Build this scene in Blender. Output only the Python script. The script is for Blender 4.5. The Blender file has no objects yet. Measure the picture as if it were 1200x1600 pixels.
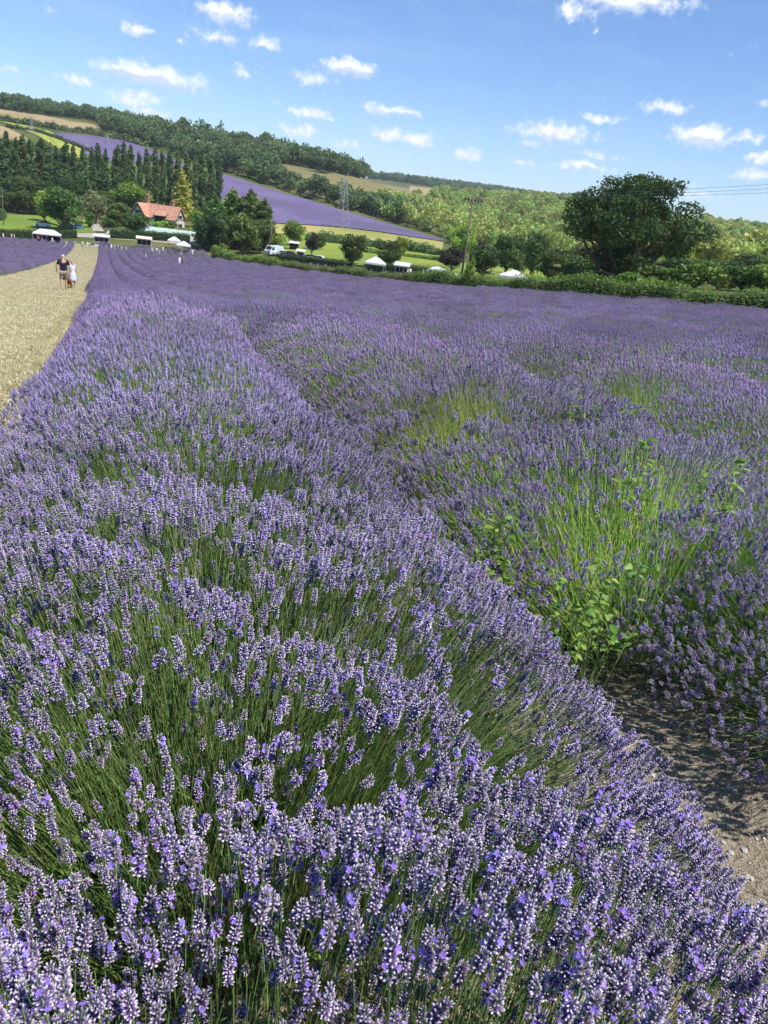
import bpy, bmesh, math, random
import numpy as np
from math import radians, sin, cos, pi, atan2, hypot
from mathutils import Vector, Matrix, Euler
random.seed(7); RNG = np.random.default_rng(11)
SC = bpy.context.scene; COL = SC.collection

# ------------------------------------------------------------------ camera
FPX, PITCH, ROLL, HC = 1202.0, radians(21.2), radians(7.5), 1.55
cam_d = bpy.data.cameras.new('camera'); cam = bpy.data.objects.new('camera', cam_d); COL.objects.link(cam)
cam_d.sensor_fit = 'VERTICAL'; cam_d.sensor_height = 36.0; cam_d.lens = FPX / 1600 * 36
cam_d.clip_start = 0.05; cam_d.clip_end = 20000
cam.location = (0, 0, HC)
cam.rotation_mode = 'QUATERNION'
cam.rotation_quaternion = Euler((pi / 2 - PITCH, 0, 0)).to_quaternion() @ Euler((0, 0, ROLL)).to_quaternion()
cam_d.dof.use_dof = True; cam_d.dof.focus_distance = 2.6; cam_d.dof.aperture_fstop = 22
SC.camera = cam
# ------------------------------------------------------------------ sun, sky, exposure
SUN_AZ, SUN_EL = radians(122), radians(57)
SC.view_settings.view_transform = 'Standard'; SC.view_settings.look = 'None'
SC.view_settings.exposure = 0.48; SC.view_settings.gamma = 1.0; SC.view_settings.use_curve_mapping = False
SC.cycles.use_denoising = True; SC.cycles.use_adaptive_sampling = True; SC.cycles.adaptive_threshold = 0.045
SC.cycles.max_bounces = 5; SC.cycles.transparent_max_bounces = 6; SC.cycles.diffuse_bounces = 2
SC.cycles.caustics_reflective = False; SC.cycles.caustics_refractive = False
sd = bpy.data.lights.new('sun', 'SUN'); sun = bpy.data.objects.new('sun', sd); COL.objects.link(sun)
sd.energy = 4.6; sd.angle = radians(0.53); sd.color = (1, 0.95, 0.87)
sdir = Vector((sin(SUN_AZ) * cos(SUN_EL), cos(SUN_AZ) * cos(SUN_EL), sin(SUN_EL)))
sun.rotation_mode = 'QUATERNION'; sun.rotation_quaternion = sdir.to_track_quat('Z', 'Y')
sun.location = (0, 0, 60)

def ray(px, py):
    """direction of a photograph pixel, with unit horizontal length"""
    a, b = px - 600, py - 800
    x0 = a * cos(ROLL) + b * sin(ROLL); y0 = a * sin(ROLL) - b * cos(ROLL)
    d = np.array([x0, FPX * cos(PITCH) + y0 * sin(PITCH), -FPX * sin(PITCH) + y0 * cos(PITCH)])
    return d / math.hypot(d[0], d[1])

class NT:
    """small helper for node trees"""
    def __init__(s, tree): s.t = tree; s.n = tree.nodes; s.l = tree.links
    def add(s, kind, **kw):
        n = s.n.new(kind)
        for k, v in kw.items(): setattr(n, k, v)
        return n
    def put(s, sock, v):
        if v is None: return
        if hasattr(v, 'is_output') or isinstance(v, bpy.types.NodeSocket): s.l.new(v, sock)
        else: sock.default_value = v
    def math(s, op, a, b=None, c=None, clamp=False):
        n = s.add('ShaderNodeMath', operation=op, use_clamp=clamp)
        for i, v in enumerate((a, b, c)): s.put(n.inputs[i], v)
        return n.outputs[0]
    def vmath(s, op, a, b=None, scale=None):
        n = s.add('ShaderNodeVectorMath', operation=op)
        s.put(n.inputs[0], a)
        if b is not None: s.put(n.inputs[1], b)
        if scale is not None: s.put(n.inputs['Scale'], scale)
        return n.outputs['Value'] if op in ('LENGTH', 'DOT_PRODUCT', 'DISTANCE') else n.outputs[0]
    def mix(s, fac, a, b, blend='MIX'):
        n = s.add('ShaderNodeMix', data_type='RGBA', blend_type=blend)
        s.put(n.inputs[0], fac); s.put(n.inputs[6], a); s.put(n.inputs[7], b)
        return n.outputs[2]
    def noise(s, vec, scale, detail=3, rough=0.55, lac=2.0):
        n = s.add('ShaderNodeTexNoise'); n.inputs['Scale'].default_value = scale
        n.inputs['Detail'].default_value = detail; n.inputs['Roughness'].default_value = rough
        if vec is not None: s.l.new(vec, n.inputs['Vector'])
        return n
    def remap(s, v, a, b, c=0.0, d=1.0, kind='SMOOTHSTEP'):
        n = s.add('ShaderNodeMapRange', interpolation_type=kind)
        s.put(n.inputs[0], v)
        for i, x in enumerate((a, b, c, d)): n.inputs[i + 1].default_value = x
        return n.outputs[0]

# clouds of the photograph as directions: pixel, half width, half height (pixels), strength
CLOUDS = [(352,22,56,17,1.0),(212,45,34,10,.75),(281,60,12,7,.6),(335,58,48,13,.62),(415,66,38,12,.85),(235,119,96,20,1.05),
 (190,108,50,10,.6),(120,127,36,8,.75),(385,112,20,11,.6),(212,156,44,13,.85),(240,178,38,9,.8),(545,107,48,15,1.0),(488,122,44,11,.62),
 (485,177,42,10,.95),(468,204,34,8,.75),(615,174,54,10,.85),(606,210,40,12,.75),(655,218,40,13,.8),(735,240,30,11,.85),(940,185,42,8,.85),
 (1034,168,38,14,.85),(862,208,80,20,.82),(832,222,40,10,.6),(930,242,44,8,.55),(915,262,60,10,.8),(1096,215,62,20,1.05),(1170,215,24,10,.72),
 (1187,247,26,13,.95),(1185,272,34,9,1.0),(985,4,120,16,.85),(900,18,34,18,.85),(935,48,10,7,.4),(820,256,24,5,.6),(1095,303,40,9,.65),
 (80,15,26,9,.42),(2,105,20,7,.55),(1045,287,48,9,.55),(545,228,34,7,.45),(1190,160,18,9,.4),(700,190,16,5,.3),(430,160,14,5,.3),(300,215,60,14,.6),(390,225,60,10,.5)]

def build_world():
    w = bpy.data.worlds.new('World'); SC.world = w; w.use_nodes = True
    t = NT(w.node_tree); t.n.clear()
    sky = t.add('ShaderNodeTexSky', sky_type='NISHITA'); sky.sun_disc = False
    sky.sun_elevation = SUN_EL; sky.sun_rotation = SUN_AZ; sky.altitude = 900; sky.air_density = 1.0; sky.dust_density = 0.15; sky.ozone_density = 2.0
    tc = t.add('ShaderNodeTexCoord'); v = t.vmath('NORMALIZE', tc.outputs['Generated'])
    sx = t.add('ShaderNodeSeparateXYZ'); t.l.new(v, sx.inputs[0])
    az = t.math('ARCTAN2', sx.outputs[0], sx.outputs[1]); el = t.math('ARCSINE', sx.outputs[2])
    n1 = t.noise(v, 38, 5, 0.62); n2 = t.noise(v, 120, 4, 0.6)
    s1 = t.add('ShaderNodeSeparateColor'); t.l.new(n1.outputs['Color'], s1.inputs[0])
    az2 = t.math('ADD', az, t.math('MULTIPLY', t.math('SUBTRACT', s1.outputs[0], 0.5), 0.05))
    el2 = t.math('ADD', el, t.math('MULTIPLY', t.math('SUBTRACT', s1.outputs[1], 0.5), 0.022))
    cxy = t.add('ShaderNodeCombineXYZ'); t.l.new(az2, cxy.inputs[0]); t.l.new(el2, cxy.inputs[1])
    dens = None; shade = None
    for (px, py, hw, hh, st) in CLOUDS:
        d = ray(px, py); a0 = atan2(d[0], d[1]); e0 = math.atan(d[2])
        k = 1.0 / FPX * cos(math.atan(hypot(px - 600, py - 800) / FPX)) ** 1.3
        q = t.vmath('MULTIPLY', t.vmath('SUBTRACT', cxy.outputs[0], (a0, e0, 0)), (1 / (hw * k), 1 / (hh * k), 0))
        b = t.math('SUBTRACT', st, t.math('MULTIPLY', t.vmath('LENGTH', q), 0.8 * st))
        dens = b if dens is None else t.math('SMOOTH_MAX', dens, b, 0.08)
        if hw < 45: continue
        sy = t.add('ShaderNodeSeparateXYZ'); t.l.new(q, sy.inputs[0])
        m = t.math('MULTIPLY', t.math('MAXIMUM', b, 0.0), sy.outputs[1])
        shade = m if shade is None else t.math('ADD', shade, m)
    # the rest of the sky carries on with loose fair-weather cloud
    cv = t.vmath('MULTIPLY', v, (1, 1, 3.2)); n3 = t.noise(cv, 5.5, 6, 0.6)
    outside = t.remap(t.math('ABSOLUTE', az), 0.62, 0.95)
    high = t.remap(el, 0.40, 0.6)
    rest = t.math('SUBTRACT', t.math('MULTIPLY', t.math('MAXIMUM', outside, high), t.math('MULTIPLY', t.math('SUBTRACT', n3.outputs[0], 0.54), 4.0)), 0.02)
    dens = t.math('MAXIMUM', dens, rest)
    dens = t.math('ADD', dens, t.math('MULTIPLY', t.math('SUBTRACT', n2.outputs[0], 0.5), 1.05))
    fac = t.remap(dens, 0.05, 0.80); fac = t.math('MULTIPLY', fac, t.remap(el, 0.0, 0.02))
    veil = t.math('MULTIPLY', t.remap(t.noise(t.vmath('MULTIPLY', v, (1, 1, 4)), 7, 5, 0.6).outputs[0], 0.45, 0.8), 0.10)
    lit = t.remap(t.math('ADD', shade, t.math('MULTIPLY', t.math('SUBTRACT', n2.outputs[0], 0.5), 0.5)), -0.22, 0.12)
    ccol = t.mix(lit, (4.9, 5.6, 6.8, 1), (7.7, 7.8, 8.0, 1))
    hs = t.add('ShaderNodeHueSaturation'); hs.inputs['Saturation'].default_value = 1.1; t.l.new(t.mix(1.0, sky.outputs[0], (.90, .95, 1.10, 1), 'MULTIPLY'), hs.inputs['Color'])
    c = t.mix(t.math('MAXIMUM', t.math('MULTIPLY', fac, 0.93), veil), hs.outputs[0], ccol)
    bg = t.add('ShaderNodeBackground'); bg.inputs['Strength'].default_value = 0.11; t.l.new(c, bg.inputs['Color'])
    out = t.add('ShaderNodeOutputWorld'); t.l.new(bg.outputs[0], out.inputs[0])
    w.cycles.sampling_method = 'MANUAL'; w.cycles.sample_map_resolution = 256
build_world()

# ------------------------------------------------------------------ helpers
def link(o, parent=None):
    COL.objects.link(o)
    if parent is not None: o.parent = parent
    return o
def tag(o, label=None, cat=None, group=None, kind=None):
    if label: o['label'] = label
    if cat: o['category'] = cat
    if group: o['group'] = group
    if kind: o['kind'] = kind
    return o
def empty(name, loc, rz=0.0, label=None, cat=None, group=None):
    o = bpy.data.objects.new(name, None); o.empty_display_size = 0.2; link(o)
    o.location = loc; o.rotation_euler = (0, 0, rz)
    return tag(o, label, cat, group)
def mesh_np(name, V, Fq, colors=None, mats=None, smooth=False, midx=None):
    """mesh from arrays; Fq: (n,3) or (n,4) ints or list of lists; colors per vertex (n,3)"""
    me = bpy.data.meshes.new(name)
    V = np.asarray(V, dtype=np.float32)
    if isinstance(Fq, np.ndarray):
        k = Fq.shape[1]; nf = len(Fq)
        me.vertices.add(len(V)); me.vertices.foreach_set('co', V.ravel())
        me.loops.add(nf * k); me.loops.foreach_set('vertex_index', Fq.astype(np.int32).ravel())
        me.polygons.add(nf); me.polygons.foreach_set('loop_start', np.arange(0, nf * k, k, dtype=np.int32))
        me.polygons.foreach_set('loop_total', np.full(nf, k, dtype=np.int32))
        me.update(calc_edges=True)
    else:
        me.from_pydata(V.tolist(), [], Fq); me.update()
    if colors is not None:
        ca = me.color_attributes.new('Col', 'FLOAT_COLOR', 'POINT')
        C = np.ones((len(V), 4), dtype=np.float32); C[:, :3] = colors
        ca.data.foreach_set('color', C.ravel())
    for m in (mats or []): me.materials.append(m)
    if midx is not None: me.polygons.foreach_set('material_index', np.asarray(midx, dtype=np.int32))
    if smooth: me.polygons.foreach_set('use_smooth', np.ones(len(me.polygons), dtype=bool))
    return me
def obj(name, me, parent=None, loc=None, rot=None, scale=None):
    o = bpy.data.objects.new(name, me); link(o, parent)
    if loc is not None: o.location = loc
    if rot is not None: o.rotation_euler = rot
    if scale is not None: o.scale = scale
    return o
def copy_thing(src, loc=None, rz=None, scale=None, label=None, group=None):
    c = src.copy(); COL.objects.link(c)
    if loc is not None: c.location = loc
    if rz is not None: c.rotation_euler = (0, 0, rz)
    if scale is not None: c.scale = scale
    if label: c['label'] = label
    if group: c['group'] = group
    for ch in src.children:
        d = ch.copy(); COL.objects.link(d); d.parent = c
        for g in ch.children:
            e = g.copy(); COL.objects.link(e); e.parent = d
    return c
class MB:
    """collects boxes, prisms, tubes; build() makes ONE mesh object"""
    def __init__(s): s.v = []; s.f = []; s.m = []
    def poly(s, verts, faces, m=0):
        o = len(s.v); s.v += [tuple(p) for p in verts]
        s.f += [[i + o for i in f] for f in faces]; s.m += [m] * len(faces); return s
    def box(s, x0, x1, y0, y1, z0, z1, m=0):
        return s.poly([(x0,y0,z0),(x1,y0,z0),(x1,y1,z0),(x0,y1,z0),(x0,y0,z1),(x1,y0,z1),(x1,y1,z1),(x0,y1,z1)],
                      [[3,2,1,0],[4,5,6,7],[0,1,5,4],[1,2,6,5],[2,3,7,6],[3,0,4,7]], m)
    def tube(s, pts, rads, n=6, m=0, caps=True):
        pts = [Vector(p) for p in pts]; o = len(s.v)
        if not hasattr(rads, '__len__'): rads = [rads] * len(pts)
        for i, p in enumerate(pts):
            d = (pts[min(i + 1, len(pts) - 1)] - pts[max(i - 1, 0)]).normalized()
            a = d.orthogonal().normalized() if i == 0 else (a - d * a.dot(d)).normalized()
            b = d.cross(a)
            for k in range(n):
                t = 2 * pi * k / n; s.v.append(tuple(p + (a * cos(t) + b * sin(t)) * rads[i]))
        for i in range(len(pts) - 1):
            for k in range(n):
                k2 = (k + 1) % n
                s.f.append([o + i*n + k, o + i*n + k2, o + (i+1)*n + k2, o + (i+1)*n + k]); s.m.append(m)
        if caps:
            s.f.append([o + k for k in range(n)][::-1]); s.m.append(m)
            s.f.append([o + (len(pts)-1)*n + k for k in range(n)]); s.m.append(m)
        return s
    def prism(s, prof, y0, y1, m=0):
        """profile of (x,z) points extruded along y"""
        n = len(prof)
        vs = [(x, y0, z) for x, z in prof] + [(x, y1, z) for x, z in prof]
        fs = [list(range(n)), list(range(n, 2*n))[::-1]] + [[(i+1) % n, i, n+i, n+(i+1) % n] for i in range(n)]
        return s.poly(vs, fs, m)
    def mesh(s, name, mats, smooth=False):
        return mesh_np(name, np.array(s.v), s.f, None, mats if isinstance(mats, (list, tuple)) else [mats], smooth, s.m)
    def build(s, name, mats, parent=None, smooth=False, **kw):
        return obj(name, s.mesh(name, mats, smooth), parent, **kw)

# ------------------------------------------------------------------ materials
def base_mat(name):
    m = bpy.data.materials.new(name); m.use_nodes = True
    t = NT(m.node_tree); t.n.clear()
    out = t.add('ShaderNodeOutputMaterial'); return m, t, out
def principled(t, out, color, rough=0.8, spec=0.3):
    p = t.add('ShaderNodeBsdfPrincipled'); t.put(p.inputs['Base Color'], color if not isinstance(color, tuple) else (*color, 1))
    p.inputs['Roughness'].default_value = rough; p.inputs['Specular IOR Level'].default_value = spec
    t.l.new(p.outputs[0], out.inputs[0]); return p
def c4(c): return (*c, 1)
def plain(name, c, rough=0.7, var=0.25, scale=6.0, bump=0.0, spec=0.3, metal=0.0):
    m, t, out = base_mat(name)
    tc = t.add('ShaderNodeTexCoord'); n = t.noise(tc.outputs['Object'], scale, 5)
    col = t.mix(t.remap(n.outputs[0], 0.3, 0.7), c4([x * (1 - var) for x in c]), c4([min(1, x * (1 + var)) for x in c]))
    p = principled(t, out, col, rough, spec); p.inputs['Metallic'].default_value = metal
    if bump:
        b = t.add('ShaderNodeBump'); b.inputs['Strength'].default_value = bump; t.l.new(n.outputs[0], b.inputs['Height']); t.l.new(b.outputs[0], p.inputs['Normal'])
    return m
def leafy(name, tint, transl=0.35, vary=0.3, rough=0.55, hue=0.03):
    """foliage: vertex colour times tint, varied for each object, partly translucent"""
    m, t, out = base_mat(name)
    a = t.add('ShaderNodeVertexColor', layer_name='Col'); oi = t.add('ShaderNodeObjectInfo')
    c = t.mix(1.0, a.outputs[0], c4(tint), 'MULTIPLY')
    hs = t.add('ShaderNodeHueSaturation'); t.l.new(c, hs.inputs['Color'])
    t.l.new(t.remap(oi.outputs['Random'], 0, 1, 1 - vary, 1 + vary, 'LINEAR'), hs.inputs['Value'])
    r2 = t.math('FRACT', t.math('MULTIPLY', oi.outputs['Random'], 17.3))
    t.l.new(t.remap(r2, 0, 1, 0.5 - hue, 0.5 + hue, 'LINEAR'), hs.inputs['Hue'])
    p = t.add('ShaderNodeBsdfPrincipled'); t.l.new(hs.outputs[0], p.inputs['Base Color'])
    p.inputs['Roughness'].default_value = rough; p.inputs['Specular IOR Level'].default_value = 0.25
    tr = t.add('ShaderNodeBsdfTranslucent'); br = t.mix(1.0, hs.outputs[0], (1.25, 1.3, 0.7, 1), 'MULTIPLY'); t.l.new(br, tr.inputs['Color'])
    ms = t.add('ShaderNodeMixShader'); ms.inputs[0].default_value = transl
    t.l.new(p.outputs[0], ms.inputs[1]); t.l.new(tr.outputs[0], ms.inputs[2]); t.l.new(ms.outputs[0], out.inputs[0])
    return m
def land(name, cols, scale=0.3, rough=0.95, bump=0.0, stripe=None, fine=12.0):
    """ground cover: patchy mix of 2-3 colours in world metres; stripe=(azimuth, spacing, colour, strength)"""
    m, t, out = base_mat(name)
    geo = t.add('ShaderNodeNewGeometry'); pos = geo.outputs['Position']
    n1 = t.noise(pos, scale, 5, 0.6); n2 = t.noise(pos, fine, 4, 0.65); n3 = t.noise(pos, scale * 0.22, 3)
    c = t.mix(t.remap(n1.outputs[0], 0.35, 0.65), c4(cols[0]), c4(cols[1]))
    if len(cols) > 2: c = t.mix(t.remap(n3.outputs[0], 0.45, 0.62), c, c4(cols[2]))
    f = t.remap(n2.outputs[0], 0.3, 0.72, 0.72, 1.28, 'LINEAR'); hs = t.add('ShaderNodeHueSaturation'); t.l.new(f, hs.inputs['Value']); t.l.new(c, hs.inputs['Color']); c = hs.outputs[0]
    if stripe:
        azs, sp, sc, st = stripe
        s_ = t.vmath('DOT_PRODUCT', pos, (cos(azs), -sin(azs), 0))
        w = t.math('SINE', t.math('ADD', t.math('MULTIPLY', s_, 2 * pi / sp), t.math('MULTIPLY', n1.outputs[0], 1.5)))
        c = t.mix(t.math('MULTIPLY', t.remap(w, 0.1, 0.9), st), c, c4(sc))
    p = principled(t, out, c, rough, 0.1)
    if bump:
        b = t.add('ShaderNodeBump'); b.inputs['Strength'].default_value = bump; b.inputs['Distance'].default_value = 0.05
        t.l.new(n2.outputs[0], b.inputs['Height']); t.l.new(b.outputs[0], p.inputs['Normal'])
    return m

# ------------------------------------------------------------------ terrain
ROW_AZ = radians(-21.5)
UU = np.array([sin(ROW_AZ), cos(ROW_AZ)]); VV = np.array([cos(ROW_AZ), -sin(ROW_AZ)])
def uv_of(x, y): return x * UU[0] + y * UU[1], x * VV[0] + y * VV[1]
def xy_of(u, v): return u * UU[0] + v * VV[0], u * UU[1] + v * VV[1]
_PU = np.array([-400,-60,-15,0,4,8,12,20,33,60,105,170,215,260,320,400,4000], float)
_PZ = np.array([14,2.2,.45,0,-.08,-.4,-.92,-1.75,-3.1,-5.7,-9.4,-13.8,-15.4,-15.9,-16.2,-16.2,-16.2], float)
def _pchip_slopes(x, y):
    h = np.diff(x); d = np.diff(y) / h; m = np.zeros_like(y)
    for i in range(1, len(y) - 1):
        if d[i-1] * d[i] > 0:
            w1 = 2*h[i] + h[i-1]; w2 = h[i] + 2*h[i-1]; m[i] = (w1 + w2) / (w1 / d[i-1] + w2 / d[i])
    m[0] = d[0]; m[-1] = d[-1]; return m
_PM = _pchip_slopes(_PU, _PZ)
def _pz(u):
    u = np.clip(u, -399, 3999); i = np.clip(np.searchsorted(_PU, u) - 1, 0, len(_PU) - 2)
    h = _PU[i+1] - _PU[i]; t = (u - _PU[i]) / h
    return ((2*t**3 - 3*t**2 + 1) * _PZ[i] + (t**3 - 2*t**2 + t) * h * _PM[i] + (-2*t**3 + 3*t**2) * _PZ[i+1] + (t**3 - t**2) * h * _PM[i+1])
def field_z(x, y):
    u, v = uv_of(x, y)
    w = np.clip(v, -60, 75) - 3
    return _pz(u) + 0.045 * (np.sqrt(w * w + 16) + w - 1.0) / 2 * np.interp(u, [0, 50, 90, 170, 400], [1, 1, .75, .8, .3])
# (pixel x, pixel y, metres) of points on the ground beyond the lavender field
CTRL = [(-300,300,330),(-300,200,650),(-300,140,1000),(-300,160,1600),(-300,190,2600),
 (0,372,228),(0,345,262),(0,330,300),(0,292,400),(0,216,560),(0,187,720),(0,170,880),(0,164,1000),(0,182,1500),(0,215,2500),
 (150,366,238),(150,348,275),(150,325,340),(150,250,520),(150,212,640),(150,195,760),(150,188,880),(150,206,1400),(150,235,2500),
 (300,372,235),(300,352,268),(300,318,350),(300,285,440),(300,258,540),(300,235,660),(300,222,780),(300,240,1300),(300,262,2400),
 (420,386,228),(450,378,250),(450,352,325),(450,318,420),(450,298,500),(450,270,590),(450,252,690),(450,246,780),(450,268,1200),(450,275,2000),(450,280,2700),
 (550,402,205),(600,402,212),(600,385,265),(600,366,330),(600,356,380),(600,336,470),(600,318,545),(600,297,640),(600,291,720),(600,300,1000),(600,281,1800),(600,279,2600),
 (690,412,190),(690,398,250),(690,380,330),(690,364,450),(690,338,600),(690,316,800),(690,306,950),(690,308,1300),(690,293,2000),(690,290,2800),
 (740,436,130),(760,430,150),(800,425,200),(800,410,280),(800,388,400),(800,358,560),(800,326,760),(800,318,900),(800,320,1300),(800,306,2000),(800,304,2800),
 (900,440,130),(900,428,200),(900,415,280),(900,392,420),(900,355,620),(900,328,820),(900,318,950),(900,322,1500),(900,318,2600),
 (1000,446,110),(1000,432,200),(1000,418,300),(1000,392,480),(1000,365,720),(1000,348,950),(1000,343,1400),(1000,340,2600),
 (1100,448,105),(1100,434,200),(1100,415,320),(1100,385,520),(1100,360,760),(1100,353,950),(1100,352,1600),(1100,350,2600),
 (1200,452,105),(1200,436,200),(1200,420,320),(1200,394,520),(1200,374,760),(1200,366,1000),(1200,364,1600),(1200,362,2600),
 (1500,480,105),(1500,455,220),(1500,425,520),(1500,405,900),(1500,400,1600),(1500,400,2600)]
def _phi(r2): return 0.5 * r2 * np.log(r2 + 1e-9)
def _lp(x, y):
    d = np.maximum(np.hypot(x, y), 1.0)
    return np.stack([np.degrees(np.arctan2(x, y)) / 9.0, np.log(d) * 3.2], -1)
def _fit():
    P = []; R = []
    for az in np.arange(-45, 46, 7.5):
        for d in (15, 25, 40, 60):
            P.append((sin(radians(az)) * d, cos(radians(az)) * d)); R.append(0)
    for u in (85, 110, 140, 170, 205):
        for v in (-28, -14, -3, 8, 18, 25): P.append(xy_of(u, v)); R.append(0)
    for px, py, d in CTRL:
        q = ray(px, py); x, y = q[0] * d, q[1] * d
        P.append((x, y)); R.append(HC + q[2] * d - float(field_z(np.array(x), np.array(y))))
    P = np.array(P); R = np.array(R, float); L = _lp(P[:, 0], P[:, 1]); n = len(P)
    K = _phi(((L[:, None] - L[None]) ** 2).sum(-1)) + np.eye(n) * 0.004
    Q = np.hstack([np.ones((n, 1)), L]); A = np.zeros((n + 3, n + 3)); A[:n, :n] = K; A[:n, n:] = Q; A[n:, :n] = Q.T
    return L, np.linalg.solve(A, np.concatenate([R, np.zeros(3)]))
_TL, _TW = _fit()
def ground(x, y):
    x = np.asarray(x, float); y = np.asarray(y, float); sh = x.shape
    x = x.ravel(); y = y.ravel(); z = field_z(x, y)
    d = np.hypot(x, y); az = np.abs(np.degrees(np.arctan2(x, y)))
    s = np.clip((d - 25) / 45, 0, 1); s = s * s * (3 - 2 * s)
    b = 1 - np.clip((az - 42) / 25, 0, 1); s = s * b * b * (3 - 2 * b)
    idx = np.nonzero(s > 0)[0]
    for k in range(0, len(idx), 20000):
        i = idx[k:k + 20000]; xc, yc = x[i], y[i]; dd = np.hypot(xc, yc); f = np.minimum(1, 2700 / dd)
        L = _lp(xc * f, yc * f); r = ((L[:, None] - _TL[None]) ** 2).sum(-1)
        z[i] += s[i] * (_phi(r) @ _TW[:-3] + _TW[-3] + L @ _TW[-2:])
    return z.reshape(sh)
def gz(x, y): return float(ground(np.array([x]), np.array([y]))[0])
def at(px, d, dz=0.0, py=400):
    """plan position under a pixel column at a distance, set on the ground"""
    q = ray(px, py); x, y = q[0] * d, q[1] * d
    return Vector((x, y, gz(x, y) + dz))
def hit(px, py, d0=6.0, d1=2600.0):
    """first ground point on the sight line of a pixel"""
    q = ray(px, py); d = np.geomspace(d0, d1, 700)
    g = ground(q[0] * d, q[1] * d) - (HC + q[2] * d)
    k = np.nonzero(g > 0)[0]
    if not len(k): return None
    i = k[0]; t = 0 if i == 0 else -g[i-1] / (g[i] - g[i-1]); dd = d[i] if i == 0 else d[i-1] + t * (d[i] - d[i-1])
    x, y = q[0] * dd, q[1] * dd
    return Vector((x, y, HC + q[2] * dd))
# ------------------------------------------------------------------ ground sheet
M_TURF = land('turf', [(.10,.125,.035),(.15,.15,.055),(.07,.10,.028)], 0.05, fine=1.2)
def build_ground():
    az = np.concatenate([np.arange(-180, -50, 5.0), np.arange(-50, 50, 0.4), np.arange(50, 180, 5.0)])
    r = np.concatenate([[0.02], np.geomspace(0.4, 9000, 260)])
    A, R = np.meshgrid(np.radians(az), r)
    X, Y = np.sin(A) * R, np.cos(A) * R; Z = ground(X, Y)
    far = np.clip((R - 2700) / 6000, 0, 1); Z = Z - far * 160
    n = len(az); i, j = np.meshgrid(np.arange(len(r) - 1), np.arange(n), indexing='ij'); j2 = (j + 1) % n
    Fq = np.stack([i * n + j, i * n + j2, (i + 1) * n + j2, (i + 1) * n + j], -1).reshape(-1, 4)[:, ::-1]
    me = mesh_np('ground', np.stack([X, Y, Z], -1).reshape(-1, 3), Fq, None, [M_TURF], True)
    tag(obj('ground', me), kind='structure')
build_ground()
def resample(P, n):
    P = np.array([(p[0], p[1]) for p in P], float); s = np.concatenate([[0], np.cumsum(np.hypot(*np.diff(P, axis=0).T))])
    t = np.linspace(0, s[-1], n); return np.stack([np.interp(t, s, P[:, 0]), np.interp(t, s, P[:, 1])], -1)
def sheet(name, A, B, n, m, off, mat, kind='structure', label=None, cat=None, skirt=0.0):
    """land cover between two plan lines, draped on the terrain"""
    a = resample(A, n); b = resample(B, n); w = np.linspace(0, 1, m)[:, None, None]
    G = a[None] * (1 - w) + b[None] * w; Z = ground(G[..., 0], G[..., 1]) + off
    i, j = np.meshgrid(np.arange(m - 1), np.arange(n - 1), indexing='ij')
    Fq = np.stack([i * n + j, i * n + j + 1, (i + 1) * n + j + 1, (i + 1) * n + j], -1).reshape(-1, 4)
    V = np.concatenate([G, Z[..., None]], -1).reshape(-1, 3)
    q = V[Fq[0]]
    if np.cross(q[1] - q[0], q[2] - q[1])[2] < 0: Fq = Fq[:, ::-1]
    o = obj(name, mesh_np(name, V, Fq, None, [mat], True)); return tag(o, label, cat, None, kind)
def px_line(pts): return [hit(px, py) if len(p3) == 0 else at(px, p3[0], 0, py) for px, py, *p3 in pts]

M_SOIL = land('chalky_soil', [(.30,.25,.18),(.22,.18,.125),(.36,.32,.25)], 2.2, bump=0.9, fine=38)
M_PATH = land('dry_mown_grass', [(.33,.29,.185),(.26,.235,.135),(.38,.335,.23)], 0.9, bump=0.25, fine=14)
M_STUBBLE = land('stubble', [(.40,.30,.17),(.33,.25,.13)], 0.03, stripe=(radians(60), 9, (.27,.22,.10), .6), fine=.6)
M_BROWN = land('dry_pasture', [(.23,.19,.085),(.18,.165,.07),(.27,.22,.10)], 0.02, stripe=(radians(80), 12, (.15,.14,.06), .5), fine=.5)
M_CROP = land('young_green_crop', [(.34,.36,.08),(.29,.33,.07)], 0.03, stripe=(radians(-30), 7, (.14,.17,.04), .5), fine=.6)
M_MEADOW = land('bright_meadow', [(.20,.27,.045),(.26,.31,.06),(.15,.22,.04)], 0.05, fine=1.5)
M_HAY = land('hay_margin', [(.42,.36,.14),(.33,.31,.10),(.25,.27,.07)], 0.05, fine=1.2)
M_HILLAV = land('hill_lavender', [(.140,.110,.215),(.180,.145,.255),(.125,.105,.175)], 0.045, stripe=(radians(-64), 7.0, (.09,.075,.16), .55), fine=1.0)
M_GRAVEL = land('pale_gravel', [(.42,.38,.31),(.34,.31,.25)], 0.6, fine=6)
FIELD_END = 214
# hedge along the right edge of the field, in plan
HEDGE = [Vector((ray(px, 400)[0] * d, ray(px, 400)[1] * d, 0)) for px, d in ((330,207),(430,166),(560,124),(700,96),(850,80),(1000,72),(1200,66),(1500,58),(1900,50))]
HV = resample([(p.x, p.y) for p in HEDGE], 80)
def hedge_v(u):
    hu, hv = uv_of(HV[:, 0], HV[:, 1]); o = np.argsort(hu); return np.interp(u, hu[o], hv[o])
def uvline(us, v): return [xy_of(u, (v(u) if callable(v) else v)) for u in us]
us = np.concatenate([np.arange(-6, 30, 1.0), np.arange(30, FIELD_END + 1, 4.0)])
sheet('field_soil', uvline(us, -.55), uvline(us, lambda u: float(hedge_v(u)) - .3), 140, 60, 0.025, M_SOIL)
PATH_L = -5.9
sheet('grass_path', uvline(us, PATH_L), uvline(us, -0.42), 200, 12, 0.05, M_PATH)
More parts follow.
